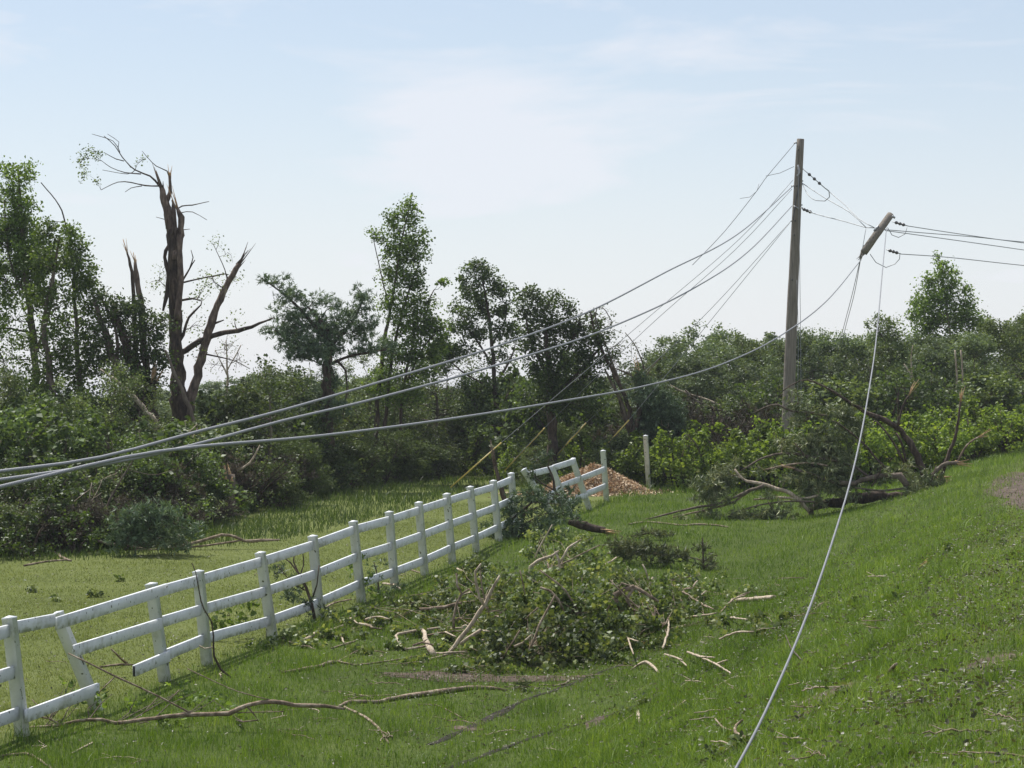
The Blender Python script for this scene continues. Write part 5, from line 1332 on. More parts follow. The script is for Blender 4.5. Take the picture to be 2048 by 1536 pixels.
leafy('leafy branches heaped in the middle top of the brush pile', [[(1160, 1230, 7, .5), (1130, 1180, 7, .7), (1080, 1140, 5, .8)], [(1050, 1190, 5, .6), (1040, 1140, 4, .8)]],
      [(1100, 1195, .7, 50, 28, 1.2), (1050, 1195, .6, 46, 28, 1.1), (1150, 1205, .65, 46, 30, 1.2), (1060, 1160, .6, 40, 20, .9), (1110, 1150, .5, 46, 20, 1.0), (1160, 1160, .5, 46, 22, 1.0), (1200, 1190, .5, 46, 28, 1.1), (1180, 1230, .5, 50, 30, 1.3)], 231)
leafy('leafy branch at the right of the pile round the big sawn limb', [[(1330, 1250, 6, .15), (1270, 1210, 6, .4), (1220, 1160, 5, .5)]],
      [(1240, 1160, .4, 40, 22, 1.0), (1280, 1170, .4, 40, 24, 1.1), (1250, 1210, .4, 50, 26, 1.2), (1300, 1210, .32, 46, 26, 1.2), (1230, 1250, .35, 46, 26, 1.2), (1280, 1250, .25, 50, 24, 1.2), (1330, 1190, .3, 36, 24, 1.1), (1350, 1230, .18, 46, 20, 1.0), (1225, 1285, .18, 50, 18, 1.1), (1290, 1285, .12, 50, 14, 1.0), (1225, 1315, .08, 36, 8, .8)], 232)
leafy('low leafy spray trailing off the right end of the pile toward the hanging cable', [[(1330, 1260, 5, .1), (1420, 1240, 4), (1520, 1225, 3)]],
      [(1360, 1170, .25, 34, 20, .9), (1385, 1190, .2, 34, 18, .9), (1400, 1215, .12, 40, 14, .8), (1430, 1240, .08, 46, 12, .8), (1480, 1245, .06, 46, 9, .7), (1400, 1262, .06, 50, 10, .7), (1460, 1270, .05, 50, 8, .6), (1530, 1235, .05, 40, 8, .5), (1350, 1285, .05, 40, 8, .7), (1550, 1255, .05, 50, 7, .4), (1590, 1225, .05, 40, 7, .35)], 233, dens=1.8)
leafy('leafy branch at the back of the pile under a forked white limb', [[(1100, 1140, 5, .3), (1160, 1110, 5, .4), (1200, 1090, 4, .4)]],
      [(1110, 1100, .35, 34, 16, .9), (1080, 1075, .4, 34, 16, .9), (1120, 1070, .45, 28, 14, .8), (1150, 1100, .35, 34, 16, .9), (1190, 1110, .3, 34, 16, 1.0), (1180, 1080, .35, 30, 12, .8), (1200, 1135, .3, 34, 16, .9), (1140, 1125, .35, 40, 16, .8), (1075, 1105, .2, 26, 10, .6)], 234)
leafy('leafy branch standing up at the left shoulder of the pile', [[(980, 1240, 5, .1), (965, 1180, 5, .5), (960, 1140, 3, .7)]],
      [(950, 1130, .7, 28, 16, 1.0), (975, 1130, .7, 26, 14, .8), (935, 1145, .5, 22, 20, .8), (985, 1155, .6, 30, 18, 1.0), (1010, 1160, .5, 30, 20, .9), (920, 1165, .35, 20, 20, .7), (1000, 1190, .4, 34, 22, .8), (965, 1170, .35, 26, 20, .5)], 235)
leafy('leafy litter of small branches between the forked sticks and the front mound', [[(880, 1250, 4), (940, 1230, 4, .2), (1000, 1220, 4, .3)]],
      [(960, 1215, .2, 40, 16, .8), (920, 1235, .12, 44, 14, .8), (975, 1245, .2, 40, 18, .9), (900, 1215, .12, 34, 12, .7), (870, 1240, .1, 40, 12, .8), (950, 1280, .1, 40, 14, .7), (905, 1275, .06, 40, 9, .5), (850, 1215, .12, 34, 12, .8), (980, 1310, .06, 34, 9, .7)], 236)
leafy('flat leafy branches spreading from the pile toward the fence', [[(700, 1262, 5), (790, 1235, 5), (870, 1222, 4)], [(640, 1258, 4), (700, 1235, 4)]],
      [(840, 1235, .1, 40, 12, .9), (800, 1220, .14, 40, 14, 1.0), (760, 1235, .1, 40, 12, .9), (720, 1228, .14, 36, 14, 1.0), (690, 1248, .08, 40, 10, .8), (650, 1240, .12, 34, 12, .8), (780, 1258, .05, 50, 9, .7), (720, 1272, .05, 50, 8, .6), (660, 1270, .05, 40, 8, .7), (820, 1205, .12, 30, 10, .7)], 237)
leafy('farthest left leafy sprays of the pile, along the foot of the fence', [[(560, 1290, 4), (610, 1275, 5), (650, 1262, 4)]],
      [(620, 1265, .1, 36, 12, .9), (580, 1275, .1, 34, 12, .9), (545, 1290, .06, 34, 9, .8), (640, 1285, .04, 40, 7, .6), (600, 1292, .04, 40, 7, .6), (510, 1285, .06, 26, 9, .6), (700, 1300, .04, 50, 7, .45), (780, 1295, .04, 40, 6, .4), (850, 1325, .03, 50, 6, .2)], 238)
leafy('small leafy sprig on the grass beside the mud patch below the pile', [[(940, 1352, 4), (985, 1340, 4), (1015, 1330, 3)]], [(950, 1335, .05, 24, 7, .9), (985, 1338, .05, 24, 7, .9), (1110, 1330, .06, 30, 6, .8), (910, 1340, .04, 20, 5, .7)], 239)

leafy('loose mat of torn leaves right of the pile, toward the straight log', [[(1380, 1200, 4), (1440, 1190, 4), (1500, 1185, 3)], [(1340, 1160, 4, .1), (1400, 1150, 3, .1)]],
      [(1390, 1160, .12, 34, 12, .9), (1430, 1170, .1, 30, 12, .8), (1460, 1190, .06, 34, 10, .7), (1400, 1185, .1, 40, 12, .9), (1350, 1150, .15, 34, 14, .9), (1500, 1180, .05, 36, 8, .6), (1560, 1190, .04, 40, 7, .4), (1380, 1140, .12, 26, 10, .7), (1450, 1215, .05, 40, 9, .7)], 240)
leafy('tangle of leafy twigs filling the dip between the fence foot and the forked sticks', [[(800, 1195, 4, .1), (860, 1185, 4, .15), (900, 1175, 3, .2)], [(740, 1215, 4), (800, 1210, 4)]],
      [(870, 1190, .2, 36, 14, 1.0), (830, 1190, .16, 34, 12, .9), (900, 1195, .22, 34, 16, 1.0), (790, 1205, .1, 34, 10, .8), (860, 1212, .12, 40, 12, 1.0), (930, 1205, .2, 36, 16, .9), (890, 1165, .2, 24, 12, .7), (820, 1260, .08, 44, 10, .8), (880, 1262, .1, 44, 12, .9), (760, 1250, .07, 44, 9, .8)], 241)
leafy('leafy spray lying low along the front left foot of the biggest mound', [[(900, 1310, 4), (960, 1305, 4), (1010, 1300, 3)]],
      [(930, 1300, .1, 40, 12, .9), (975, 1320, .08, 40, 10, .9), (890, 1295, .06, 36, 9, .7), (1020, 1335, .05, 40, 8, .8), (1090, 1338, .05, 50, 7, .8), (1160, 1330, .05, 44, 8, .8), (1230, 1318, .05, 40, 8, .7)], 242)

SB = 'bare stems sticking out of the brush pile'
def bare(label, pts, extra=(), mat='palebark', seed=300, torn=0, name='bare_branch'):
    return debris(name, label, 'branch', [('stem', pts, mat, torn)] + [('fork', e, mat) for e in extra], [], seed=seed, leaf=None, group=SB)
bare('longest forked pale branch rising from the left front of the pile', z5([(1230, 930, 9, .05), (1290, 850, 9, .3), (1380, 740, 9, .5), (1450, 640, 9, .7), (1480, 560, 7, .85), (1535, 465, 4, 1.0)]), [z5([(1440, 650, 6, .65), (1410, 600, 5, .8), (1390, 500, 5, 1.0), (1385, 440, 5, 1.15), (1420, 390, 3, 1.25)])], seed=301)
bare('thin Y shaped branch standing at the left shoulder of the pile', z5([(1250, 800, 6, .1), (1252, 720, 5, .3), (1270, 640, 5, .5), (1298, 580, 5, .7), (1270, 520, 4, .85), (1268, 450, 3, 1.0)]), [z5([(1298, 580, 4, .7), (1350, 545, 3, .8)])], seed=302, mat='stick')
bare('reddish straight branch lying level across the left of the pile', z5([(1040, 670, 6, .15), (1150, 665, 7, .2), (1250, 645, 7, .3), (1380, 625, 6, .4)]), [z5([(1430, 670, 4, .4), (1550, 652, 3, .5)])], seed=303, mat='stick')
bare('curled branch looping along the ground left of the pile', z5([(1170, 785, 6, .1), (1050, 800, 6, .1), (940, 815, 6, .1), (900, 835, 5, .08), (920, 880, 5, .05), (960, 915, 5, .03), (1060, 900, 5, .04), (1160, 888, 4, .05)]), seed=304)
bare('barkless thick short log lying upright toward the camera by the pile', z5([(1065, 805, 9, .12), (1085, 870, 11, .08), (1110, 930, 13, .06), (1130, 972, 13)]), seed=305, mat='palebark', name='short_log')
bare('thin yellowish stick under the end of the short log', z5([(1028, 1003, 4), (1100, 985, 5), (1190, 955, 5, .05), (1240, 935, 4, .06)]), seed=306)
bare('thick pale branch slanting through the front left leaves of the pile', z5([(1290, 885, 6, .1), (1340, 850, 8, .15), (1420, 800, 7, .3)]), [z5([(1360, 900, 5, .1), (1450, 850, 4, .2)])], seed=307)
bare('pale forked branch arching up behind the pile', z6([(870, 1250, 7, .2), (890, 1140, 8, .4), (945, 1095, 7, .5), (1040, 1060, 6, .6), (1085, 1030, 4, .7)]), [z6([(1095, 1220, 5, .3), (1085, 1090, 5, .6), (1060, 1035, 4, .75)]), z6([(1085, 1120, 5, .5), (1150, 1010, 5, .7), (1240, 950, 3, .8)]), z6([(920, 1080, 3, .4), (975, 960, 3, .8), (1040, 850, 2, 1.1)])], seed=308)
bare('pale crooked upright branch at the right back of the pile', z6([(1700, 1330, 5, .25), (1705, 1270, 5, .35), (1728, 1210, 5, .5)]), [z6([(1695, 1230, 5, .4), (1680, 1160, 4, .6), (1655, 1120, 3, .7)])], seed=309, mat='palebark')
bare('big sawn limb with a round cut face poking up at the right of the pile', za([(768, 380, 15, .55), (840, 340, 11, .6), (905, 312, 9, .65)]), [za([(768, 385, 12, .5), (800, 450, 10, .35), (840, 500, 8, .2)]), za([(905, 315, 8, .65), (980, 360, 7, .5), (1070, 415, 5, .35)]), za([(900, 320, 7, .65), (850, 400, 7, .4), (920, 490, 6, .2)]), za([(760, 395, 6, .45), (735, 440, 5, .35), (715, 485, 4, .3)]), za([(905, 320, 4, .65), (820, 290, 4, .6), (800, 330, 3, .5)])], mat='stick', seed=310, name='sawn_limb')
bare('smooth curved bare stem below the sawn limb', za([(845, 488, 6, .25), (920, 500, 6, .25), (1000, 480, 6, .3), (1050, 472, 4, .35)]), seed=311)
bare('short dark sawn log end low at the right of the pile', za([(735, 522, 14, .25), (770, 545, 11, .15), (800, 570, 9, .1)]), mat='stick', seed=312, name='short_log')
bare('whitish peeled log at the lower right foot of the pile', za([(815, 718, 6), (880, 722, 9), (955, 732, 12)]), mat='palebark', seed=313, name='short_log', torn=.5)
bare('thin stick slanting in the leaves at the middle front of the pile', za([(170, 535, 4, .5), (230, 480, 4, .6), (260, 455, 3, .65)]), [za([(270, 318, 4, .8), (340, 345, 5, .7), (390, 400, 5, .6), (430, 480, 4, .5)])], seed=314, mat='stick')
bare('thin pale shoot standing before the dark front of the pile', za([(185, 730, 3, .1), (200, 670, 3, .3), (205, 620, 2, .45)]), seed=315)
bare('slim stick slanting at the lower right of the pile', za([(715, 632, 4, .15), (790, 585, 4, .2), (860, 540, 3, .3)]), seed=316, mat='stick')
bare('pair of thin bare twigs spreading right of the sawn limb', za([(1220, 400, 3, .3), (1240, 490, 4, .1)]), [za([(1160, 520, 4, .1), (1270, 535, 3, .08)]), za([(1300, 325, 3, .3), (1260, 330, 3, .3)])], seed=317, mat='stick')

rs = np.random.default_rng(61)
for k in range(46):
    px, py = rs.uniform(620, 1480), rs.uniform(1130, 1310)
    if abs(px - 1080) > 250 and py < 1160: continue
    L = rs.uniform(25, 85); a = rs.normal(0, .5); h0 = rs.uniform(.02, .12) + (.30 if abs(px - 1120) < 130 else 0) * rs.uniform(0, 1)
    e = [(px, py, rs.uniform(3, 6), h0), (px + L * .5 * math.cos(a) + rs.normal(0, 4), py - L * .5 * math.sin(a) + rs.normal(0, 4), rs.uniform(3, 5), h0 + rs.uniform(0, .1)), (px + L * math.cos(a), py - L * math.sin(a), 3, h0 + rs.uniform(0, .15))]
    debris('loose_stick', 'loose pale stick lying in the leaves of the brush pile', 'stick', [('stem', e, 'palebark' if k % 3 else 'stick')] + ([('fork', [e[1], (e[1][0] + rs.uniform(8, 25), e[1][1] - rs.uniform(-12, 20), 2.5, e[1][3] + .05)], 'palebark')] if k % 2 else []), [], seed=600 + k, leaf=None, group='loose sticks in the brush pile')

# ---- sticks and branches on the grass
stick('longest bare branch snaking across the foreground grass to the fence post', [(60, 1455, 5), (117, 1451, 6), (152, 1442, 7), (203, 1439, 7), (232, 1446, 8), (286, 1440, 8), (333, 1432, 8), (397, 1429, 9), (457, 1426, 10), (495, 1410, 9), (546, 1403, 9), (590, 1410, 9), (650, 1412, 8), (690, 1418, 5)],
      extra=[[(60, 1430, 3, .15), (100, 1438, 4), (120, 1449, 4)], z3([(430, 808, 3, .45), (620, 900, 4, .35), (720, 950, 4, .25), (850, 1010, 4, .15), (1000, 1080, 4, .1), (1210, 1190, 4)]), z3([(720, 960, 3, .25), (620, 1060, 2, .1)]), z3([(1000, 1080, 2, .1), (900, 1190, 2)]), z3([(1130, 1040, 2, .1), (1060, 1110, 2, .05)]), z3([(1560, 1145, 4), (1600, 1190, 3), (1625, 1230, 3), (1530, 1240, 3)]),
             z3([(1180, 905, 1.6, .2), (1350, 985, 2, .15), (1500, 1050, 2, .1), (1710, 1105, 2)]), z3([(1440, 1180, 2), (1600, 1180, 2), (1790, 1175, 1.5)]), z3([(200, 1100, 1.5, .4), (250, 1150, 2, .2), (310, 1220, 2)])],
      blobs=[(140, 1368, .35, 12, 12, .9), (165, 1385, .25, 18, 14, .8), (205, 1395, .25, 14, 12, .9), (150, 1400, .15, 14, 10, .6), (420, 1385, .15, 26, 14, .7), (440, 1398, .12, 24, 14, .8), (400, 1402, .1, 18, 10, .6), (320, 1438, .08, 10, 10, .9), (348, 1438, .08, 10, 8, .9), (470, 1420, .08, 16, 8, .7), (270, 1405, .1, 16, 10, .25), (355, 1370, .15, 18, 10, .35), (365, 1395, .1, 14, 8, .3)],
      seed=320, twigs=True, leaf='aspen', size=.07, per=8)
stick('thick grey bare branch lying on the grass below the mud patch', [(676, 1416, 5), (702, 1407, 8), (754, 1407, 8), (793, 1400, 9), (874, 1389, 11), (956, 1378, 9), (1014, 1382, 4)], extra=[[(689, 1416, 5), (728, 1436, 6), (754, 1456, 6), (778, 1489, 4)], [(884, 1388, 4), (885, 1382, 4, .08)]], seed=321)
stick('thin crooked stick right of the thick grey branch', [(1078, 1370, 3), (1110, 1373, 4), (1130, 1370, 5), (1140, 1360, 4, .06)], extra=[[(1025, 1380, 2), (1060, 1368, 2)]], seed=322, blobs=[(1045, 1372, .06, 22, 7, .6)], leaf='drypine', kind='needle', size=.1, per=60)
stick('thin curved twig on the grass below the thick grey branch', [(835, 1410, 2), (870, 1411, 3), (900, 1424, 3), (925, 1437, 2)], seed=323)
stick('straggling branch with tan tip left below the pile', z5([(190, 1065, 4), (260, 1060, 6), (400, 1035, 7), (535, 1000, 6), (640, 1018, 4), (800, 1000, 3), (960, 975, 3), (1090, 950, 3)]), seed=324, extra=[z5([(200, 1060, 2), (180, 1045, 2, .05)]), z5([(700, 905, 2, .1), (600, 960, 2), (530, 1000, 3)])])
stick('light forked branch in the leaves near the fence foot', z5([(280, 890, 5), (340, 855, 7, .05), (400, 820, 7, .05), (430, 790, 5, .08)]), seed=325, mat='palebark', extra=[z5([(420, 820, 5, .05), (500, 805, 5), (575, 770, 4, .08)]), z5([(440, 830, 3, .05), (475, 860, 3)])])
stick('long thin stick half in the leaves near the fence foot', z5([(670, 760, 6, .08), (720, 770, 6, .06), (800, 768, 4, .05)]), seed=326, mat='palebark')
stick('pale stick lying on the grass below the fence foot litter', z5([(500, 915, 3), (600, 885, 4), (650, 870, 3)]), seed=327, extra=[z5([(680, 915, 3), (760, 930, 3), (850, 940, 2)])])
stick('smooth pale straight log lying right of the brush pile', [(1464, 1206, 9), (1505, 1203, 10), (1548, 1199, 10)], seed=328, mat='palebark', name='straight_log')
stick('bent pale stick shaped like a hook below the right end of the pile', za([(880, 880, 3), (940, 835, 5, .06), (985, 820, 6, .1), (1030, 850, 6, .05), (1072, 905, 4)]), seed=329, mat='palebark')
stick('long pale stick crossing under the hanging cable', za([(1460, 990, 4), (1530, 955, 5), (1600, 930, 5), (1750, 930, 5), (1880, 920, 5), (2000, 915, 4)]), seed=330, mat='palebark')
stick('thin stick beside the cable with its right end raised', zb([(225, 972, 3), (330, 940, 4), (450, 900, 5), (540, 875, 5), (650, 865, 3, .05)]), seed=331, mat='stick')
stick('slim bent stick in the ruts left of the hanging cable', za([(690, 1330, 4), (750, 1290, 5), (820, 1240, 5), (900, 1180, 4)]), seed=332, mat='stick')
stick('straight slim stick right of the rut litter', za([(975, 1250, 3), (1060, 1215, 5), (1160, 1155, 5), (1255, 1090, 5)]), seed=333, mat='stick')
stick('short thick peeled chunk of wood beside the rut litter', za([(925, 1165, 8), (935, 1200, 9), (942, 1240, 7)]), seed=334, mat='palebark', name='wood_chunk')
stick('forked branch by the hanging cable at the bottom of the lawn', za([(1635, 1210, 5, .1), (1590, 1250, 6, .08), (1590, 1300, 7, .05), (1680, 1345, 5)]), seed=335, mat='stick', extra=[za([(1450, 1205, 3, .1), (1500, 1260, 4, .08), (1560, 1285, 5, .05)]), za([(1590, 1300, 5, .05), (1500, 1275, 4), (1430, 1290, 4)])], blobs=[(1440, 1505, .06, 24, 8, .8), (1480, 1490, .06, 20, 10, .8)], twigs=False, size=.045, per=24)
stick('long thin pale twig left of the forked branch by the cable', za([(1050, 1300, 3), (1200, 1292, 4), (1340, 1290, 3), (1440, 1285, 4)]), seed=336, mat='palebark')
stick('curved twig at the bottom edge below the forked branch', za([(1340, 1425, 3), (1400, 1455, 4), (1480, 1480, 4), (1520, 1420, 4, .05), (1590, 1360, 4)]), seed=337, mat='stick')
stick('thin upright twig end in the grass left of the bottom of the cable', za([(1300, 1310, 2), (1370, 1360, 3), (1460, 1395, 2)]), seed=338, mat='twig', extra=[za([(1220, 1380, 3), (1250, 1340, 2), (1310, 1300, 2)])])
stick('reddish stick beside the bare soil on the right bank', zb([(395, 1198, 6), (450, 1150, 7), (530, 1110, 7), (620, 1075, 6), (720, 1060, 4)]), seed=339, mat='stick')
stick('short pale piece of wood left of the reddish stick', zb([(220, 1112, 4), (280, 1108, 7), (315, 1110, 8)]), seed=340, mat='palebark', name='wood_chunk')
stick('short stump like brown chunk standing in the grass of the right bank', zb([(935, 905, 7), (955, 870, 9, .06), (985, 835, 7, .14)]), seed=341, mat='stick', name='wood_chunk')
stick('straight stick lying at the lower right corner', zb([(1385, 1440, 3), (1480, 1385, 5), (1620, 1310, 5)]), seed=342, mat='stick')
stick('short straight stick on the middle of the right bank', zb([(1180, 745, 4), (1270, 700, 5), (1360, 657, 5)]), seed=343, mat='stick')
stick('short stick with a bright end on the upper right bank', zb([(1060, 262, 3), (1120, 215, 4), (1160, 178, 5, .05)]), seed=344, mat='stick', torn=.3)
stick('orange brown stick under the litter right of the straight log', zb([(270, 530, 3), (420, 485, 5), (480, 440, 6), (545, 427, 4)]), seed=345, mat='stick')
stick('slim brown stick below the litter right of the cable', zb([(440, 655, 3), (520, 640, 4), (600, 605, 5), (632, 590, 5)]), seed=346, mat='stick')
stick('thin dark twig crossing the hanging cable low down', zb([(240, 640, 2, .2), (280, 730, 3, .1), (340, 800, 3, .05), (385, 860, 2)]), seed=347, mat='twig')
stick('stick lying at the right edge half way up the bank', zb([(1710, 552, 3), (1780, 530, 4), (1860, 505, 4)]), seed=348, mat='stick')
stick('curved branch end at the bottom left corner of the lawn', [(-20, 1517, 5), (50, 1510, 6), (75, 1520, 6), (105, 1540, 4)], seed=349)
stick('short straw coloured stick on the grass of the lower left', z3([(440, 1450, 3), (520, 1410, 4), (582, 1377, 4)]), seed=350, mat='palebark')
stick('small curved sprig of dead wood behind the gap in the fence', z3([(630, 900, 4), (760, 885, 5), (850, 885, 3)]), seed=351, mat='stick', extra=[z3([(800, 880, 5), (760, 840, 4, .1), (700, 780, 3, .25)])])
stick('tiny arched twig below the last leaning fence post', z6([(40, 1150, 3), (110, 1175, 3), (190, 1200, 3)]), seed=352, mat='stick')
# branches at the far lawn edge
stick('arched grey branch at the far left edge of the lawn', [(-40, 1110, 5), (0, 1109, 6), (57, 1103, 6), (105, 1107, 6), (127, 1119, 6), (142, 1123, 4)], seed=353, extra=[[(48, 1133, 4), (90, 1125, 4), (135, 1121, 4)]])
stick('long crooked branch lying along the far lawn edge, humped in the middle', [(266, 1101, 5), (320, 1099, 5), (381, 1088, 6, .2), (444, 1070, 6, .4), (470, 1074, 6, .35), (489, 1082, 6, .1), (520, 1081, 7), (560, 1080, 3)], seed=354, mat='stick', extra=[[(317, 1101, 4), (412, 1091, 4), (482, 1081, 4)], [(184, 1079, 3, .3), (215, 1087, 5, .2), (260, 1092, 5, .1), (300, 1101, 4)]])
stick('pale grey stick lying in the weeds at the left lawn edge', [(90, 1085, 3, .1), (120, 1070, 4, .2), (190, 1048, 4, .4)], seed=355, mat='palebark')
# stump with torn top, pine debris at the lawn edge
ptree('broken_stump', 'snapped stump with a bright orange torn top in the left undergrowth', float(front_y(460)) - .4, [('trunk', [(462, 1030, 20), (460, 985, 18), (458, 950, 20)], 'greybark', .55), ('limb', [(475, 942, 4), (500, 925, 4), (520, 890, 2.5)], 'palebark'), ('limb', [(474, 940, 3), (510, 925, 2)], 'greybark')], [], cat='stump', seed=360, leaf=None, base_back=0)
debris('pine_tangle', 'dark bluish heap of pine boughs at the far edge of the lawn', 'brush', [('stem', [(250, 1100, 6, .1), (300, 1050, 6, .8), (340, 1040, 4, 1.0)], 'bark')],
       [(270, 1035, .7, 28, 22, 1.3), (300, 1030, .8, 34, 20, 1.3), (335, 1040, .7, 28, 22, 1.2), (260, 1065, .4, 28, 24, 1.4), (295, 1065, .4, 30, 26, 1.4), (330, 1075, .3, 30, 20, 1.2), (370, 1060, .3, 24, 20, .9), (240, 1080, .2, 22, 16, 1.1), (370, 1085, .15, 22, 12, .8)],
       seed=361, up=True, leaf='pine', kind='needle', size=.14, per=90, dens=3.2, limbs=False, crown='foliage')
debris('pine_bough', 'pale silvery turned over pine bough at the far lawn edge', 'bough', [('stem', [(385, 1095, 4), (350, 1065, 4, .4), (330, 1040, 3, .7)], 'palebark')],
       [(345, 1055, .6, 14, 14, 1.2), (355, 1075, .35, 18, 14, 1.2), (340, 1088, .15, 18, 9, 1.0), (365, 1092, .1, 14, 6, .9)], seed=362, up=True, leaf='fallen', kind='narrow', size=.10, per=40, dens=2.0, limbs=False, crown='foliage')
# young stems tangled in the fence
debris('broken_sapling', 'dark forked sapling with feathery tufts propped against the middle of the fence', 'sapling',
       [('stem', z5([(400, 760, 8), (375, 640, 7, .4), (345, 540, 6, .8), (300, 455, 5, 1.1), (250, 385, 3, 1.3), (205, 350, 2, 1.4)]), 'bark'), ('side_branch', z5([(300, 455, 4, 1.1), (270, 380, 3, 1.3), (278, 285, 2, 1.6)]), 'bark'), ('side_branch', z5([(310, 460, 3, 1.0), (330, 400, 2.4, 1.2), (322, 310, 2, 1.5)]), 'bark'),
        ('side_branch', z5([(385, 600, 4, .5), (412, 520, 3, .8), (424, 400, 2, 1.2)]), 'bark'), ('side_branch', z5([(350, 560, 3, .7), (250, 500, 2, .9), (170, 400, 1.5, 1.3)]), 'bark')],
       [(560, 1138, 1.3, 8, 12, .5), (585, 1165, .9, 12, 10, .7), (592, 1190, .7, 14, 12, 1.0), (572, 1190, .7, 12, 8, .7), (605, 1205, .5, 12, 9, .9), (630, 1240, .1, 26, 14, .9), (650, 1225, .25, 16, 14, .8)], seed=370, up=True, leaf='pine', kind='needle', size=.11, per=60, dens=2.2, spread=.12, limbs=False, twigs=False, crown='foliage')
debris('broken_sapling', 'thin bare dark shoot hooked over the top rail, tan at its foot', 'sapling',
       [('stem', z3([(1460, 965, 3), (1390, 910, 5, .0), (1350, 830, 5, .25), (1345, 700, 3.5, .6), (1335, 610, 3, .9), (1285, 530, 3, 1.1), (1255, 420, 2.6, 1.3), (1235, 300, 2.2, 1.6), (1210, 240, 1.5, 1.7)]), 'twig'), ('side_branch', z3([(1345, 770, 3, .3), (1290, 780, 3, .25), (1255, 760, 2.4, .3)]), 'palebark')], [], seed=371, leaf=None)
debris('broken_sapling', 'leafy green shoot climbing the fence post right of the forked sapling', 'sapling', [('stem', z5([(690, 620, 2.5), (665, 500, 2.4, .5), (650, 400, 2, .9), (675, 320, 1.5, 1.2)]), 'twig')],
       [(718, 1105, 1.2, 8, 6, 1.2), (709, 1125, .9, 7, 10, 1.4), (704, 1152, .6, 9, 10, 1.1), (732, 1165, .5, 9, 7, 1.2), (722, 1190, .2, 12, 8, 1.0), (745, 1185, .3, 12, 14, .8)], seed=372, up=True, leaf='aspen', kind='broad', size=.09, per=10, dens=2.5, limbs=False, twigs=False, spread=.1)
debris('broken_sapling', 'dark tufted shoot just right of the leafy one at the fence foot', 'sapling', [('stem', z5([(790, 590, 4), (785, 480, 3, .4), (760, 380, 2, .8)]), 'twig')],
       [(750, 1130, .7, 7, 8, .8), (757, 1150, .5, 9, 9, .9), (745, 1180, .15, 18, 9, 1.2), (765, 1185, .12, 20, 8, 1.0), (800, 1175, .06, 12, 5, 1.2)], seed=373, up=True, leaf='pine', kind='needle', size=.1, per=50, dens=2.0, limbs=False, twigs=False, spread=.1)
debris('leafy_shoot', 'leafy shoots growing through the lower rails near the fence gap', 'shoot', [('stem', z3([(1680, 720, 3), (1675, 650, 3, .3), (1640, 610, 2, .5)]), 'twig')],
       [(452, 1235, .5, 18, 12, .5), (500, 1205, .8, 12, 8, .8), (430, 1240, .4, 12, 8, .5), (490, 1240, .4, 14, 8, .4), (470, 1210, .6, 12, 8, .4)], seed=374, up=True, leaf='aspen', kind='broad', size=.09, per=10, dens=2.5, limbs=False, twigs=False, spread=.1)


# clumps of torn leaves on the lawn and bank
TL = 'torn leaf tufts lying on the grass'
for k, (a, b, w, h, lab) in enumerate([(105, 1198, 22, 6, 'torn tuft of leaves on the mown lawn, the largest behind the sprung top rail'), (65, 1180, 10, 4, 'small torn tuft on the lawn left of the largest one'), (180, 1190, 16, 4, 'flat torn tuft on the lawn right of the largest one'), (240, 1158, 12, 5, 'greyish tuft on the lawn halfway to the undergrowth'),
                                 (560, 1190 - 60, 0, 0, '')]):
    if w: debris('torn_leaves', lab, 'leaves', [], [(a, b, .04, w, h, 1.2)], seed=380 + k, group=TL, leaf='fallen', kind='broad', size=.07, per=26, dens=3, limbs=False, twigs=False, spread=.08)
for k, (a, b, w, h, lab) in enumerate([(1710, 1205, 20, 7, 'dark torn tuft of leaves on the upper right bank'), (1790, 1195, 26, 8, 'wide dark torn tuft right of the first on the upper right bank'), (1700, 1225, 30, 6, 'flat pale leaf litter patch under the two dark tufts'), (1440, 1150, 20, 10, 'leafy tuft with brown wood behind the smooth straight log'), (1290, 1405, 20, 7, 'leafy tuft lying in the wheel ruts'), (1260, 1425, 18, 7, 'dark leafy tuft low in the wheel ruts'),
                                 (1690, 1395, 26, 7, 'dark tuft of shredded matter beside the reddish stick'), (1890, 1100, 14, 7, 'small leafy tuft high on the right bank'), (2035, 1110, 26, 14, 'heap of shredded leaves at the right edge of the bank'), (2015, 1080, 30, 10, 'shredded leaf litter above the heap at the right edge'), (1860, 1130, 22, 7, 'leafy tuft in the middle of the upper right bank')]):
    debris('torn_leaves', lab, 'leaves', [], [(a, b, .04, w, h, 1.0)], seed=390 + k, group=TL, leaf='fallen', kind='broad', size=.055, per=26, dens=4, limbs=False, twigs=False, spread=.07)

# ---- small twigs scattered in the grass, copied
def twig_tmpl(seed):
    r = np.random.default_rng(seed)
    root = thing('small_twig', 'x', 'twig', (0, 0, 0), 'thin broken twigs strewn over the grass')
    L = r.uniform(.25, .5)
    p = [np.array([-L, 0, .012]), np.array([-L * .3, r.normal(0, .05), .03]), np.array([L * .4, r.normal(0, .06), .02]), np.array([L, r.normal(0, .08), .012])]
    q = spline([np.r_[a, b] for a, b in zip(p, (.005, .008, .009, .006))], .06, .006, r)
    mb = MB(); mb.tube(q, q[:, 3], 5); mb.build('stem', M['stick' if seed % 2 else 'palebark'], root)
    mb = MB(); mb.tube([p[2], p[2] + [L * .4, L * .3, .06]], [.006, .003], 4); mb.build('fork', M['stick' if seed % 2 else 'palebark'], root)
    return root
tw = [(twig_tmpl(s), [False]) for s in (401, 402, 403, 404)]
rt = np.random.default_rng(9)
TWL = 'thin broken twig lying loose in the grass'
n = 0
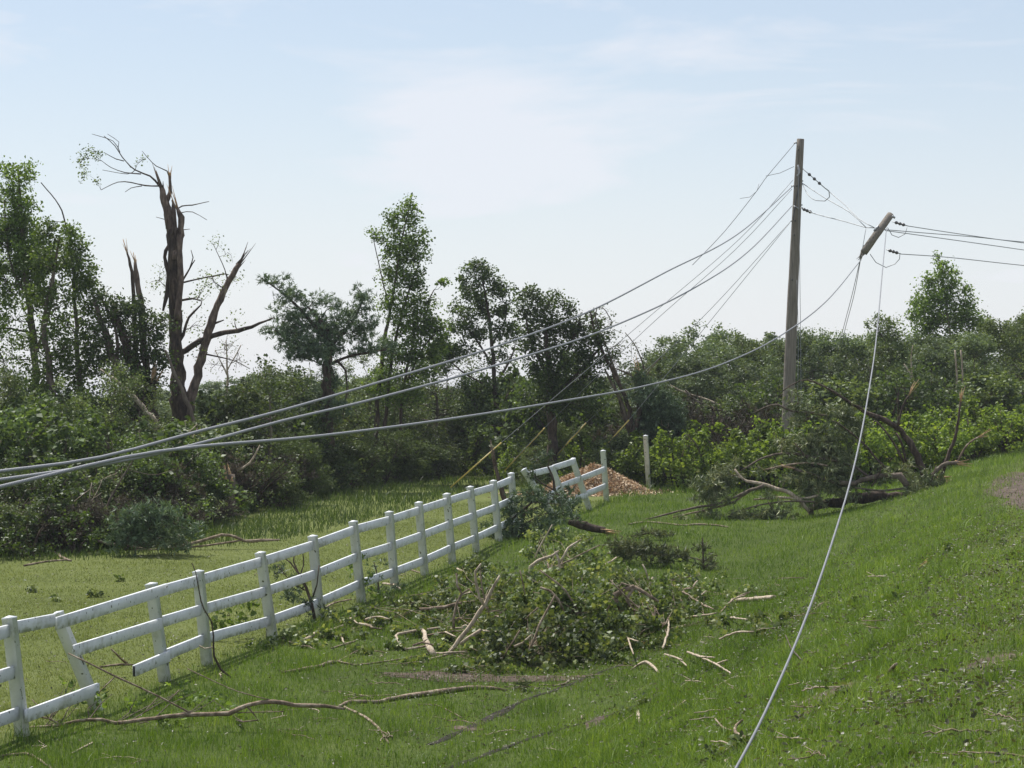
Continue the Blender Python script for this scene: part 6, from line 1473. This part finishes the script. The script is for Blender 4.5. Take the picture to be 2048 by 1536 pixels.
while n < 120:
    px, py = rt.uniform(30, 2040), rt.uniform(1130, 1530)
    g = G(px, py); s = sval(g[0], g[1])
    if g[1] > 60 or (s < -11.3 and rt.uniform() > .25) or abs(s + 10.9) < .5: continue
    t, u = tw[n % 4]
    o = place(t, u, g[0], g[1], rt.uniform(0, 6.28), rt.uniform(.3, .9) * (.55 + g[1] / 60), TWL, 'thin broken twigs strewn over the grass', -.015)
    n += 1

# ---- loose leaf litter (uncountable)
def litter(n, y0, y1, dens, size, mat, r, lab, name):
    y = y0 * (y1 / y0) ** r.uniform(0, 1, n); x = r.uniform(-1, 1, n) * (.215 * y)
    k = r.uniform(0, 1, n) < dens(x, y)
    x, y = x[k], y[k]; m = len(x)
    C = np.stack([x, y, gz(x, y) + r.uniform(.015, .07, m)], -1)
    D = nrm(r.normal(0, 1, (m, 3)) * [1, 1, .35]); N_ = nrm(r.normal(0, .55, (m, 3)) + [0, 0, 1])
    V, F = leaf_fold(C, D, N_, size * r.uniform(.5, 1.4, m), size * r.uniform(.18, .4, m))
    tag(link(name, make_mesh(name, V, F, M[mat])), lab, 'leaf litter', kind='stuff')
pc = G(1090, 1250); mudc = G(960, 1357)
def d1(x, y):
    s = sval(x, y)
    q = np.exp(-(((x - pc[0]) / 3.2) ** 2 + ((y - pc[1]) / 6.5) ** 2))
    bank = .26 * np.clip((s + 5.5) / 4, 0, 1) * (.2 + .9 * np.clip(vnoise(x * 1.2 + 5, y * .7) * 2.2 - .8, 0, 1))
    lawn = np.where(s < -11, .03 + .10 * np.clip(vnoise(x * 1.1, y * .8) * 3 - 1.7, 0, 1), .0)
    edge = .9 * np.exp(-((s + .6) / .7) ** 2) * np.clip((y - 16) / 8, 0, 1) * np.clip((48 - y) / 8, 0, 1)
    strip = .5 * np.exp(-((s + 3.0) / .5) ** 2) * np.clip(vnoise(x * 2, y * 1.3) * 2 - .6, 0, 1) * np.clip((y - 24) / 5, 0, 1)
    mp_ = .95 * np.exp(-(((x - mudc[0]) / 1.2) ** 2 + ((y - mudc[1]) / .8) ** 4))
    return np.where(y < 62, .85 * q + bank + lawn + .05 + .35 * np.exp(-(rut_dist(x, y) / .25) ** 2) + edge * .6 + strip + mp_, 0)
M['litter'] = leaf_mat('dried_leaf_litter', [(.04, .045, .02), (.10, .105, .05), (.22, .21, .12)], trans=.2, rough=.45, back=1.4)
litter(150000, 10, 60, d1, .036, 'litter', np.random.default_rng(21), 'shredded leaf litter scattered over the grass, thickest round the brush pile', 'leaf_litter')

# ---- air between here and the far wood
def haze():
    m, N, Lk, out = new_mat('haze_air')
    v = N.new('ShaderNodeVolumePrincipled')
    v.inputs['Color'].default_value = (.80, .86, .95, 1)
    v.inputs['Density'].default_value = HAZE
    v.inputs['Anisotropy'].default_value = .3
    Lk.new(v.outputs[0], out.inputs['Volume'])
    x0, x1, y0, y1, z0, z1 = -950, 950, -70, 1650, -16, 16
    V = [(x, y, z) for z in (z0, z1) for y in (y0, y1) for x in (x0, x1)]
    Q = [(0, 2, 3, 1), (4, 5, 7, 6), (0, 1, 5, 4), (2, 6, 7, 3), (0, 4, 6, 2), (1, 3, 7, 5)]
    tag(link('haze', make_mesh('haze', V, [Q], m)), 'thin pale haze in the air over the whole scene', 'haze', kind='stuff')
HAZE = .0003
haze()
